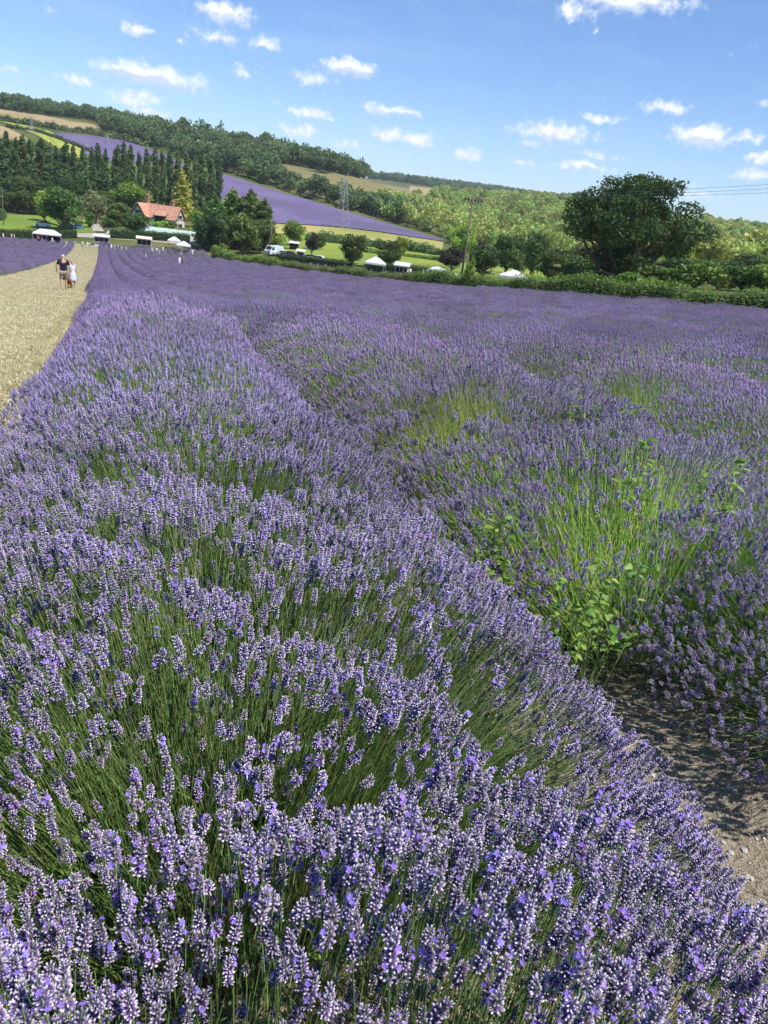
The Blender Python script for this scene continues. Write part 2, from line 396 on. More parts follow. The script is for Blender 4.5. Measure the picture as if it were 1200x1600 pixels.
sheet('field_soil', uvline(np.arange(20, FIELD_END + 8, 4.0), -75), uvline(np.arange(20, FIELD_END + 8, 4.0), PATH_L), 90, 50, 0.025, M_SOIL)
def pl(*pts): return px_line(pts)
# fields on the far hillside and meadows in the valley
sheet('hill_lavender_field', pl((330,322,372),(425,349),(480,352),(535,356),(600,364),(645,371),(692,378)), pl((332,268),(400,289),(460,307),(520,325),(580,343),(640,360),(693,375)), 60, 24, .35, M_HILLAV)
sheet('hill_lavender_field', pl((112,240,545),(170,256,520),(240,262,520),(300,268,520)), pl((85,208),(150,213),(200,222),(255,240)), 40, 20, .35, M_HILLAV)
sheet('crop_field', pl((30,200),(70,220),(110,245),(150,268,505)), pl((-10,187),(30,195),(75,205),(125,233)), 30, 14, .4, M_CROP)
sheet('stubble_field', pl((-60,240,520),(-20,222),(25,222),(45,225)), pl((-60,190),(-20,192),(10,200),(50,223)), 24, 12, .45, M_STUBBLE)
sheet('stubble_field', pl((-60,180),(0,187),(70,196),(130,205),(158,207)), pl((-60,158,880),(0,171),(60,180),(110,190),(158,197)), 40, 10, .4, M_STUBBLE)
sheet('stubble_field', pl((85,330,330),(135,335,330)), pl((95,255,470),(132,258,470)), 12, 12, .4, M_STUBBLE)
sheet('pasture_field', pl((430,268),(480,281),(530,292),(590,306),(640,318),(672,316)), pl((420,255),(470,262),(530,275),(590,287),(640,296),(672,300)), 40, 14, .4, M_BROWN)
sheet('stubble_field', pl((640,303),(690,306)), pl((640,291),(690,296)), 12, 6, .5, M_STUBBLE)
sheet('stubble_field', pl((1030,393),(1090,391),(1170,392)), pl((1080,376),(1130,378),(1180,382)), 16, 6, .5, M_STUBBLE)
sheet('stubble_field', pl((765,368),(790,372)), pl((768,356),(780,360)), 8, 8, .5, M_STUBBLE)
sheet('hay_margin', pl((400,366),(470,366),(540,372),(620,384),(690,393)), pl((380,345,342),(425,350),(480,353),(535,357),(600,365),(645,372),(693,379)), 50, 10, .28, M_HAY)
sheet('meadow', pl((415,396),(480,400),(560,416),(700,434)), pl((420,370),(470,368),(540,375),(620,388),(700,400)), 50, 18, .22, M_MEADOW)
sheet('meadow', pl((700,436,125),(800,441,120),(950,446,112)), pl((700,405,225),(800,418,220),(950,430,220)), 30, 14, .2, M_MEADOW)
sheet('meadow', pl((-60,372,236),(0,370,236),(60,370,238),(150,369,240)), pl((-60,338),(0,336),(60,338),(140,345)), 30, 14, .2, M_MEADOW)
sheet('gravel_track', pl((146,369,243),(163,369,243)), pl((135,345),(150,345)), 6, 14, .3, M_GRAVEL)
# lane behind the hedge
LN_A = [(p[0] + 2.6 * .9, p[1] + 2.6 * .45) for p in HV]; LN_B = [(p[0] + 6.4 * .9, p[1] + 6.4 * .45) for p in HV]
M_LANE = land('lane_tarmac', [(.11,.10,.095),(.14,.13,.12)], 0.8, fine=9)
sheet('lane', LN_A, LN_B, 120, 6, .10, M_LANE)
sheet('forecourt', pl((95,376,231),(200,384,227),(330,388,222)), pl((95,372,240),(200,376,240),(330,380,238)), 30, 6, .12, M_GRAVEL)

# ------------------------------------------------------------------ leaves, trees, hedges
def rand_unit(n, rng=RNG):
    v = rng.normal(size=(n, 3)); return v / np.linalg.norm(v, axis=1, keepdims=True)
def leaf_cloud(P, N, size, rng=RNG, spread=0.7, aspect=0.75, light=None):
    """one quad of leaf-like outline for every point; N outward directions; returns V,F,C"""
    n = len(P); d = N + rand_unit(n, rng) * spread; d /= np.linalg.norm(d, axis=1, keepdims=True)
    a = np.cross(d, rand_unit(n, rng)); a /= np.linalg.norm(a, axis=1, keepdims=True) + 1e-9; b = np.cross(d, a)
    s = (size * rng.uniform(.6, 1.35, n))[:, None]
    V = np.stack([P - a * s, P - b * s * aspect * .8 + d * s * .15, P + a * s, P + b * s * aspect + d * s * .1], 1).reshape(-1, 3)
    Fq = np.arange(4 * n).reshape(n, 4)
    c = rng.uniform(.72, 1.3, (n, 1)) * (1 if light is None else light[:, None])
    C = np.repeat(np.clip(c * np.array([[1, 1, 1]]) * (1 + rng.normal(0, .06, (n, 3))), 0, 3), 4, 0)
    return V, Fq, C
def blob_points(blobs, n, rng=RNG, inner=0.55):
    """points through the outer volume of a set of ellipsoids (cx,cy,cz,rx,ry,rz), with outward directions"""
    B = np.array(blobs, float); w = (B[:, 3] * B[:, 4] + B[:, 4] * B[:, 5] + B[:, 3] * B[:, 5]); w /= w.sum()
    k = rng.choice(len(B), n, p=w); u = rand_unit(n, rng); r = inner + (1 - inner) * rng.random(n) ** .6
    bump = 1 + .18 * np.sin(u[:, 0] * 7 + k) * np.sin(u[:, 1] * 8 + 2 * k) + .12 * np.sin(u[:, 2] * 11 + k * 3)
    P = B[k, :3] + u * B[k, 3:] * (r * bump)[:, None]
    N = u / B[k, 3:]; N /= np.linalg.norm(N, axis=1, keepdims=True)
    return P, N
def limb(mb, p, d, L, r, depth, rng, ends, n=6, up=.25, split=3):
    """recursive branch"""
    pts = [Vector(p)]; dirv = Vector(d).normalized(); seg = 4
    for i in range(seg):
        dirv = (dirv + Vector(rng.normal(0, .13, 3)) + Vector((0, 0, up * .12))).normalized(); pts.append(pts[-1] + dirv * L / seg)
    mb.tube(pts, [r * (1 - .5 * i / seg) for i in range(seg + 1)], n, caps=False)
    ends.append(pts[-1]); ends.append(pts[2])
    if depth > 0:
        for i in range(split):
            o = Vector(rng.normal(0, 1, 3)); o = (o - dirv * o.dot(dirv)).normalized()
            limb(mb, pts[2 + (i % 3)], dirv * .75 + o * .75 + Vector((0, 0, up)), L * rng.uniform(.55, .75), r * .5, depth - 1, rng, ends, max(4, n - 1), up, split)
M_BARK = plain('bark', (.11,.085,.06), .95, .4, 3, .4)
M_PALEBARK = plain('pale_bark', (.22,.19,.15), .95, .35, 3, .3)
def tree_meshes(name, kind, h, w, nleaf, size, seed, leafmat, bark=M_BARK, clear=.18):
    """(trunk mesh, crown mesh) of height h and crown width w"""
    rng = np.random.default_rng(seed); mb = MB(); R = w / 2; blobs = []
    if kind == 'poplar':
        mb.tube([(0,0,-.6),(0,0,h*.1),(.1,0,h*.5),(0,.1,h*.9)], [R*.22,R*.17,R*.1,R*.02], 6)
        for i in range(26):
            t = i / 25; z = h * (clear * .35 + t * (1 - clear * .35)); prof = min(1, .55 + t * 1.5) * (1 - max(0, t - .6) / .4 * .55) * rng.uniform(.75, 1.1)
            a = rng.uniform(0, 6.28); rr = R * prof
            blobs.append((cos(a) * rr * .38, sin(a) * rr * .38, z, rr * .62, rr * .62, h * .075))
        if h > 1:
            for i in range(6):
                a = rng.uniform(0, 6.28); mb.tube([(0,0,h*(.08+.1*i)),(cos(a)*R*.4,sin(a)*R*.4,h*(.2+.1*i))],[R*.06,R*.02],4)
    elif kind == 'cone':
        mb.tube([(0,0,-.5),(0,0,h*.5),(0,0,h*.95)], [R*.14,R*.08,R*.01], 6)
        for i in range(34):
            t = (i + .5) / 34; z = h * (clear * .4 + t * (1 - clear * .4)); rr = R * (1 - t ** 1.6) ** .75 * rng.uniform(.75, 1.1) + .04 * R; a = i * 2.4
            blobs.append((cos(a) * rr * .5, sin(a) * rr * .5, z, rr * .55, rr * .55, h * .07))
    else:
        ends = []; th = h * clear
        k_ = .6 if kind == 'oak' else 1.0; mb.tube([(0,0,-.6),(0,0,.1*h*clear),(0.02*w,0,th),(0,.02*w,th*1.5)], [w*.058*k_,w*.042*k_,w*.034*k_,w*.028*k_], 8)
        nb = 6 if kind != 'oak' else 9
        for i in range(nb):
            a = i * 2.4 + rng.uniform(-.3, .3); e = rng.uniform(.25, .95)
            limb(mb, (0, 0, th * rng.uniform(.85, 1.45)), (cos(a) * cos(e), sin(a) * cos(e), sin(e)), min(R, h * .5) * rng.uniform(.5, .8), w * .022, 2 if kind == 'oak' else 1, rng, ends, 6)
        nbl = {'round': 26, 'oak': 64, 'shrub': 14, 'willow': 24, 'wood': 9}[kind]
        for i in range(nbl):
            u = rand_unit(1, rng)[0]; rr = rng.uniform(.45, .82)
            zc = h * (clear + (1 - clear) * (.5 if kind != 'oak' else .46)); rz = h * (1 - clear) * .5
            if kind == 'oak': rr = rng.uniform(.40, .95)
            fl = 1 - .25 * max(0, -u[2]) - (.3 * max(0, u[2]) if kind == 'oak' else 0)
            c = (u[0] * R * rr * fl, u[1] * R * rr * fl, zc + u[2] * rz * rr)
            s = {'round': .36, 'oak': .22, 'shrub': .45, 'willow': .34, 'wood': .5}[kind] * rng.uniform(.7, 1.25)
            blobs.append((*c, R * s, R * s, min(R, rz) * s * (.75 if kind != 'willow' else 1.3)))
    P, N = blob_points(blobs, nleaf, rng, .45)
    keep = P[:, 2] > h * clear * .25; P, N = P[keep], N[keep]
    V, Fq, C = leaf_cloud(P, N * .6, size, rng, .9)
    tm = mb.mesh('trunk', [bark], True); cm = mesh_np('crown', V, Fq, C, [leafmat])
    return tm, cm
def tree(name, meshes, loc, rz=0, scale=(1, 1, 1), label=None, cat='tree', group=None):
    e = empty(name, loc, rz, label, cat, group); e.scale = scale
    obj('trunk', meshes[0], e); obj('crown', meshes[1], e); return e
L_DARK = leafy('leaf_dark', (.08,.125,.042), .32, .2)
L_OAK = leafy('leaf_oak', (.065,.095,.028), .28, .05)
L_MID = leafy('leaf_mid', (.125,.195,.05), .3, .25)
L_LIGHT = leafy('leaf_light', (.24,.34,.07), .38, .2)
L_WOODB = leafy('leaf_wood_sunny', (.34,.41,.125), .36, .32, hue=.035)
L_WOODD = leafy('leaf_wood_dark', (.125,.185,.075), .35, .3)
L_POPLAR = leafy('leaf_poplar', (.13,.195,.085), .42, .18)
L_YELLOW = leafy('leaf_yellow', (.42,.40,.09), .35, .1)
L_PLUM = leafy('leaf_plum', (.05,.042,.038), .2, .1)
L_GREY = leafy('leaf_willow', (.22,.26,.12), .35, .1)
L_HEDGE = leafy('leaf_hedge', (.19,.27,.06), .38, .15)
L_HEDGED = leafy('leaf_clipped_hedge', (.04,.07,.02), .2, .1)
# tree kinds are modelled at unit-ish size: (height, width) in metres, scaled per tree
T = {}
for i in range(3): T['poplar%d' % i] = tree_meshes('poplar', 'poplar', 24, 5.2, 3600, .42, 20 + i, L_POPLAR)
for i in range(3): T['dark%d' % i] = tree_meshes('round', 'round', 10, 9, 3600, .30, 30 + i, L_DARK, clear=.07)
for i in range(2): T['mid%d' % i] = tree_meshes('round', 'round', 10, 9, 3200, .32, 40 + i, L_MID, clear=.07)
for i in range(2): T['light%d' % i] = tree_meshes('round', 'round', 10, 9, 3000, .32, 50 + i, L_LIGHT, clear=.1)
T['conifer'] = tree_meshes('conifer', 'cone', 14, 7, 4500, .32, 60, L_MID)
T['yellow'] = tree_meshes('yellow', 'cone', 14, 5.6, 2600, .36, 61, L_YELLOW)
T['willow'] = tree_meshes('willow', 'willow', 10, 9, 2600, .34, 62, L_GREY, M_PALEBARK)
T['plum'] = tree_meshes('plum', 'round', 10, 9, 3200, .32, 63, L_PLUM)
for i in range(3): T['shrub%d' % i] = tree_meshes('shrub', 'shrub', 4, 5, 900, .24, 70 + i, (L_MID, L_LIGHT, L_HEDGE)[i], clear=.03)
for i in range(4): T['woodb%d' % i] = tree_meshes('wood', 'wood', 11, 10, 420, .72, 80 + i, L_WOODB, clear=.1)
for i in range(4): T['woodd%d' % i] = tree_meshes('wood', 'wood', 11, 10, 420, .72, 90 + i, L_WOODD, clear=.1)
TH = {'poplar': (24, 5.2), 'dark': (10, 9), 'mid': (10, 9), 'light': (10, 9), 'conifer': (14, 7), 'yellow': (14, 5.6), 'willow': (10, 9), 'plum': (10, 9), 'shrub': (4, 5), 'woodb': (11, 10), 'woodd': (11, 10)}
def ray_top(px, py, d): return HC + ray(px, py)[2] * d
def ptree(name, key, px, base_py, top_py, wpx, label, d=None, group=None, cat='tree', sink=0.0):
    """tree standing under a column of the photograph; size from its height and width there"""
    p = hit(px, base_py) if d is None else at(px, d, 0, base_py)
    dist = hypot(p.x, p.y); H = ray_top(px, top_py, dist) - p.z
    Wd = abs(wpx) * dist / (FPX * 1.08)
    k = key.rstrip('0123456789'); h0, w0 = TH[k]
    p.z -= sink
    return tree(name, T[key], p, random.uniform(0, 6.28), (Wd / w0, Wd / w0, H / h0), label, cat, group)
# ------------------------------------------------------------------ instancing for masses nobody could count
def scatter(name, P, rotz, scale, idx, sources, label=None, cat=None, tilt=None):
    """ONE object of kind stuff: meshes instanced on points by geometry nodes"""
    me = bpy.data.meshes.new(name); me.vertices.add(len(P)); me.vertices.foreach_set('co', np.asarray(P, np.float32).ravel())
    R = np.zeros((len(P), 3), np.float32); R[:, 2] = rotz
    if tilt is not None: R[:, :2] = tilt
    S = np.asarray(scale, np.float32)
    if S.ndim == 1: S = np.repeat(S[:, None], 3, 1)
    for nm, data in (('rot', R), ('scl', S)):
        a = me.attributes.new(nm, 'FLOAT_VECTOR', 'POINT'); a.data.foreach_set('vector', data.ravel())
    a = me.attributes.new('idx', 'INT', 'POINT'); a.data.foreach_set('value', np.asarray(idx, np.int32))
    coll = bpy.data.collections.new(name + '_kinds')
    for i, m in enumerate(sources):
        s = bpy.data.objects.new('%s_kind_%02d' % (name, i), m); coll.objects.link(s)
    g = bpy.data.node_groups.new(name + '_scatter', 'GeometryNodeTree')
    g.interface.new_socket('Geometry', in_out='INPUT', socket_type='NodeSocketGeometry')
    g.interface.new_socket('Geometry', in_out='OUTPUT', socket_type='NodeSocketGeometry')
    N = g.nodes; gi = N.new('NodeGroupInput'); go = N.new('NodeGroupOutput')
    mp = N.new('GeometryNodeMeshToPoints'); ci = N.new('GeometryNodeCollectionInfo'); ci.inputs[0].default_value = coll
    ci.inputs['Separate Children'].default_value = True; ci.inputs['Reset Children'].default_value = True
    ip = N.new('GeometryNodeInstanceOnPoints'); ip.inputs['Pick Instance'].default_value = True
    def attr(nm, ty):
        n = N.new('GeometryNodeInputNamedAttribute'); n.data_type = ty; n.inputs[0].default_value = nm; return n.outputs[0]
    e2r = N.new('FunctionNodeEulerToRotation')
    L = g.links; L.new(gi.outputs[0], mp.inputs[0]); L.new(mp.outputs[0], ip.inputs['Points']); L.new(ci.outputs[0], ip.inputs['Instance'])
    L.new(attr('rot', 'FLOAT_VECTOR'), e2r.inputs[0]); L.new(e2r.outputs[0], ip.inputs['Rotation'])
    L.new(attr('scl', 'FLOAT_VECTOR'), ip.inputs['Scale']); L.new(attr('idx', 'INT'), ip.inputs['Instance Index']); L.new(ip.outputs[0], go.inputs[0])
    o = obj(name, me); md = o.modifiers.new('scatter', 'NODES'); md.node_group = g
    return tag(o, label, cat, None, 'stuff')
def project(P):
    P = np.asarray(P, float); x, y, z = P[:, 0], P[:, 1], P[:, 2] - HC
    f = y * cos(PITCH) - z * sin(PITCH); u = y * sin(PITCH) + z * cos(PITCH)
    x0 = x / f * FPX; y0 = u / f * FPX
    return np.stack([600 + x0 * cos(ROLL) + y0 * sin(ROLL), 800 + x0 * sin(ROLL) - y0 * cos(ROLL)], -1), f
def in_poly(Q, poly):
    poly = np.array(poly, float); x, y = Q[:, 0], Q[:, 1]; inside = np.zeros(len(Q), bool); j = len(poly) - 1
    for i in range(len(poly)):
        xi, yi = poly[i]; xj, yj = poly[j]
        c = ((yi > y) != (yj > y)) & (x < (xj - xi) * (y - yi) / (yj - yi + 1e-12) + xi); inside ^= c; j = i
    return inside
def thin(P, dmin):
    """drop points closer than dmin in plan"""
    cell = {}; keep = []
    for i, (x, y) in enumerate(P[:, :2]):
        a, b = int(x // dmin), int(y // dmin); ok = True
        for da in (-1, 0, 1):
            for db in (-1, 0, 1):
                for k in cell.get((a + da, b + db), ()):
                    if (P[k, 0] - x) ** 2 + (P[k, 1] - y) ** 2 < dmin * dmin: ok = False; break
        if ok: cell.setdefault((a, b), []).append(i); keep.append(i)
    return P[keep]
def wood(poly, d0, d1, dmin, ncand, holes=()):
    """tree positions whose bases lie inside a region of the hillside"""
    xs = [p[0] for p in poly]; a0 = atan2(*ray(min(xs) - 30, 330)[:2]); a1 = atan2(*ray(max(xs) + 30, 330)[:2])
    az = RNG.uniform(a0, a1, ncand); d = np.sqrt(RNG.uniform(d0 * d0, d1 * d1, ncand)); x, y = np.sin(az) * d, np.cos(az) * d
    P = np.stack([x, y, ground(x, y)], -1); Q, _ = project(P); k = in_poly(Q, poly)
    for h in holes: k &= ~in_poly(Q, h)
    return thin(P[k], dmin)
# -- woods: (positions, kinds, size range, thing label)
WOODS = []
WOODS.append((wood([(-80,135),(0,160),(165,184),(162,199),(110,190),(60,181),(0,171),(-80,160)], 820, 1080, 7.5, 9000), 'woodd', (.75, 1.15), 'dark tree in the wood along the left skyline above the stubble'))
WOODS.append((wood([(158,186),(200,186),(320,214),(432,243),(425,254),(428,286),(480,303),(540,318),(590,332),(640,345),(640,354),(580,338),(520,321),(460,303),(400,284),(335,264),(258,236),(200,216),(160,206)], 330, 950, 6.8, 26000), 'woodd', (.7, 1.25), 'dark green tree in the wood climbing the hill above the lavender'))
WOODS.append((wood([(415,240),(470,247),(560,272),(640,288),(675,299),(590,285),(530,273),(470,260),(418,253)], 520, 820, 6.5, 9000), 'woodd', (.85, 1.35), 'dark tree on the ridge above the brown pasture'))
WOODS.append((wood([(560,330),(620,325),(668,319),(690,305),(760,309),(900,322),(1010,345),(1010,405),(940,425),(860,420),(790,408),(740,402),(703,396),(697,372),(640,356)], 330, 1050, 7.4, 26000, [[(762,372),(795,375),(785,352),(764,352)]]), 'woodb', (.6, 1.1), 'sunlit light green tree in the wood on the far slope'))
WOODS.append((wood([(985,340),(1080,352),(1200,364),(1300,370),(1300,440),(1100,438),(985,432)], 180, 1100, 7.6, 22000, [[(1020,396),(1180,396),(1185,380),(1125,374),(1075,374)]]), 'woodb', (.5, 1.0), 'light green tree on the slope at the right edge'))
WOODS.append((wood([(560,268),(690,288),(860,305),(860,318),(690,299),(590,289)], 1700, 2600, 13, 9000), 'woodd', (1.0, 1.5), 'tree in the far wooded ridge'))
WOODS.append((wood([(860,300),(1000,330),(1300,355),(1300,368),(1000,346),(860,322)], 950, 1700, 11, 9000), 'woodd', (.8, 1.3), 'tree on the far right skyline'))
def plant_woods():
    allp = []
    for wi, (P, key, (s0, s1), lab) in enumerate(WOODS):
        for p in P: allp.append((hypot(p[0], p[1]), wi, p))
    allp.sort(key=lambda a: a[0]); made = {}; rest = {}
    Q, _ = project(np.array([a[2] for a in allp]))
    for n, (d, wi, p) in enumerate(allp):
        P, key, (s0, s1), lab = WOODS[wi]; s = random.uniform(s0, s1); i = random.randrange(4)
        sc = (s * random.uniform(.85, 1.2), s * random.uniform(.85, 1.2), s * random.uniform(.85, 1.25)); rz = random.uniform(0, 6.28)
        inside = -20 < Q[n, 0] < 1220
        if len(made) < 210 and inside and d < 900:
            made[n] = tree('deciduous_tree', T['%s%d' % (key, i)], Vector(p), rz, sc, lab, 'tree', 'trees: ' + lab)
        else: rest.setdefault(key, []).append((p, rz, sc, i))
    for key, L in rest.items():
        scatter('woodland', [a[0] for a in L], [a[1] for a in L], [a[2] for a in L], [a[3] for a in L], WOODK[key],
                'dense dark wood over the hill and ridges' if key == 'woodd' else 'bright sunlit wood covering the far slopes', 'woodland')
def joined(tm, cm, name):
    """trunk and crown as one mesh, for scattering"""
    bm = bmesh.new(); bm.from_mesh(tm); nt = len(bm.faces); bm.from_mesh(cm)
    me = bpy.data.meshes.new(name); 
    for k, f in enumerate(bm.faces): f.material_index = 0 if k < nt else 1
    bm.to_mesh(me); bm.free(); me.materials.append(tm.materials[0]); me.materials.append(cm.materials[0]); return me
WOODK = {k: [joined(*T['%s%d' % (k, i)], k) for i in range(4)] for k in ('woodb', 'woodd')}
plant_woods()

# -- poplars: columns read from the photograph (x, top y, width)
POP = [(-22,228,18),(-8,222,18),(4,217,20),(16,214,20),(28,222,18),(40,219,20),(52,226,18),(66,222,20),(78,230,18),(90,236,16),(104,229,20),(117,234,17),
       (133,238,18),(144,236,16),(154,231,17),(166,239,14),(183,233,18),(193,229,18),(204,234,18),(217,242,13),(229,239,15),(240,237,17),(252,240,14),
       (264,243,17),(276,241,15),(290,241,18),(302,246,14),(314,244,18),(327,251,16),(339,256,15)]
NTH = ['leftmost', 'second', 'third', 'fourth', 'fifth', 'sixth', 'seventh', 'eighth', 'ninth', 'tenth', 'eleventh', 'twelfth', 'thirteenth', 'fourteenth']
for i, (px, ty, w) in enumerate(POP):
    lab = 'tall dark poplar, %s from the left edge in the dense screen behind the meadow' % NTH[i] if i < 12 else ('tall dark poplar, %s in the loose group left of the vivid green domed tree' % NTH[i - 12] if i < 16 else 'tall slender poplar, %s in the row behind the red roofed house' % NTH[i - 16])
    ptree('poplar_tree', 'poplar%d' % (i % 3), px, 335, ty, w * 1.15, lab, d=305 + (i % 4) * 6, group='poplars ' + ('at the left edge' if i < 12 else 'in the loose group' if i < 16 else 'behind the house'))
for k, (px, ty, w, d) in enumerate(((-15,262,40,300),(20,268,42,298),(62,270,40,300),(112,262,34,302),(8,290,40,296),(45,292,44,295),(84,280,36,303))):
    ptree('deciduous_tree', 'dark%d' % (k % 3), px, 332, ty, w, 'dark rounded tree at the foot of the left poplar screen, %s of seven' % NTH[(0, 2, 4, 6, 1, 3, 5)[k]], d=d, group='dark trees under the poplars')
# -- trees standing out singly
S = ptree
S('deciduous_tree', 'mid0', 96, 372, 290, 64, 'broad green tree behind the white gazebo at the left', d=246)
S('deciduous_tree', 'light0', 70, 350, 293, 30, 'pale green tree half hidden behind the broad tree at left', d=268)
S('willow_tree', 'willow', 150, 352, 299, 42, 'pale grey green willow beside the curving track', d=268)
S('deciduous_tree', 'mid1', 140, 358, 328, 20, 'small young tree on the grass by the curving track', d=255)
S('deciduous_tree', 'dark1', 168, 345, 292, 32, 'dark tree standing behind the pale willow', d=290)
S('deciduous_tree', 'light1', 208, 340, 283, 66, 'vivid light green domed tree behind the house', d=292)
S('deciduous_tree', 'mid0', 184, 358, 315, 40, 'olive green tree at the left end of the house', d=262)
S('deciduous_tree', 'mid1', 214, 375, 328, 52, 'dense green tree in front of the house gable', d=240)
S('conifer_tree', 'yellow', 284, 352, 269, 36, 'golden yellow conical tree behind the right end of the house', d=284)
S('deciduous_tree', 'light0', 306, 362, 326, 30, 'pale green tree right of the house', d=262)
S('deciduous_tree', 'dark0', 322, 362, 310, 30, 'shadowed tree behind the pale tree right of the house', d=272)
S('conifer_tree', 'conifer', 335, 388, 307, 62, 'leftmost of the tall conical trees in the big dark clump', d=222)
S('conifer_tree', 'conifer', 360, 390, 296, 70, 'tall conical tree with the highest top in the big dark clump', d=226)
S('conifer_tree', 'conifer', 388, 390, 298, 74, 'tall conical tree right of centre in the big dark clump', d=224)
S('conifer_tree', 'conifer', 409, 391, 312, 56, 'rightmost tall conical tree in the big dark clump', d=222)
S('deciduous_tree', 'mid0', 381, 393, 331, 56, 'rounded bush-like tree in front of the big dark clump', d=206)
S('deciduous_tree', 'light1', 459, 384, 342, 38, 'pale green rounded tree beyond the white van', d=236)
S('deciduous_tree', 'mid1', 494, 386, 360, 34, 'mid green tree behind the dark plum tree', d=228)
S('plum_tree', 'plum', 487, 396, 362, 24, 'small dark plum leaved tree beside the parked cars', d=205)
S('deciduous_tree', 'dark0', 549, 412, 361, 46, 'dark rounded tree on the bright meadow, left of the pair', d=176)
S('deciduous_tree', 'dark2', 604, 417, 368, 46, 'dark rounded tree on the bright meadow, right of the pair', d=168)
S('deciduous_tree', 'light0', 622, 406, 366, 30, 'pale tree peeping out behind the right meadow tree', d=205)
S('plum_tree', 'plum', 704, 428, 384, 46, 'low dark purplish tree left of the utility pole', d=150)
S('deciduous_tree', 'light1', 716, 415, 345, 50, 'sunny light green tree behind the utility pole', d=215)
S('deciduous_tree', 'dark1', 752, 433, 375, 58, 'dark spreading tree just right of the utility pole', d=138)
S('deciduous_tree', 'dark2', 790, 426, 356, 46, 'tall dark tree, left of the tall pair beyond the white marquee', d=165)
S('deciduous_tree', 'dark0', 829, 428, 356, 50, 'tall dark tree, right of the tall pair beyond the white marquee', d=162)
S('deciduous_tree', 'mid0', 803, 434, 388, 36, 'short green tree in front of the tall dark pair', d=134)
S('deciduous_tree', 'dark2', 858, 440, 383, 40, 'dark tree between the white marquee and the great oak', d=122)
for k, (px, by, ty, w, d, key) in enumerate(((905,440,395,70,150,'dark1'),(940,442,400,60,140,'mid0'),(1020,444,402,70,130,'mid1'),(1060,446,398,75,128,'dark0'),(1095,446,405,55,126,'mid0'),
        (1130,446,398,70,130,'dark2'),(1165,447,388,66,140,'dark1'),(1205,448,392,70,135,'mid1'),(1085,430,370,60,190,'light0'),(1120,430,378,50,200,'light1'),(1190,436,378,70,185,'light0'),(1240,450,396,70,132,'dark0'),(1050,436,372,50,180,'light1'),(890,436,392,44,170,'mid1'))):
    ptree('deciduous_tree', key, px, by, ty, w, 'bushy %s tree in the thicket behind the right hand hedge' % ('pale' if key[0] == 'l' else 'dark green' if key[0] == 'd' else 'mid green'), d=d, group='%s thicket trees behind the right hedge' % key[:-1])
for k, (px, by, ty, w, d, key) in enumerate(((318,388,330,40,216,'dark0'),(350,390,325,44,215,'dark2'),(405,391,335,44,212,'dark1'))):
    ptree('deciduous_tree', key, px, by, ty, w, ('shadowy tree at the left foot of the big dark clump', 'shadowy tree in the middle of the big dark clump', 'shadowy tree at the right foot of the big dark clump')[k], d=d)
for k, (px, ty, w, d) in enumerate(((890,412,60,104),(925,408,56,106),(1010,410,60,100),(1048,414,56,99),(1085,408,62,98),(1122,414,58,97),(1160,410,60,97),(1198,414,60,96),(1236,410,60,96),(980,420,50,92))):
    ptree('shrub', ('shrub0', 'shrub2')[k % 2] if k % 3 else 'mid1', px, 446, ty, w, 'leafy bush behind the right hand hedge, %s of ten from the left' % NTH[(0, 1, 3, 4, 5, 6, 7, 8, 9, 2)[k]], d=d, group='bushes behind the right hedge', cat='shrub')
# tall single trees breaking the left ridge line
for k, (px, ty, d) in enumerate(((128,163,860),(288,180,800),(318,184,780),(345,186,770),(378,198,740),(417,203,720),(482,222,690),(520,240,690),(195,168,830))):
    ptree('deciduous_tree', 'woodd%d' % (k % 4), px, 235, ty, 17 + k % 3 * 4, 'tall dark tree rising above the wooded skyline, %s of nine' % NTH[(0, 2, 3, 4, 5, 6, 7, 8, 1)[k]], d=d, group='tall trees on the wooded skyline')

# -- the great oak
def build_oak():
    p = at(966, 104, 0, 440); d = hypot(p.x, p.y); H = (ray_top(975, 266, d) - p.z) * 1.10; W = 226 * d / (FPX * 1.07)
    m = tree_meshes('oak', 'oak', H, W, 40000, .16, 5, L_OAK, clear=.07)
    # twiggy shoots that break the outline
    tree('oak_tree', m, p, .6, (1, 1, 1), 'great dark spreading oak rising above the hedge against the sky', 'tree')
build_oak()

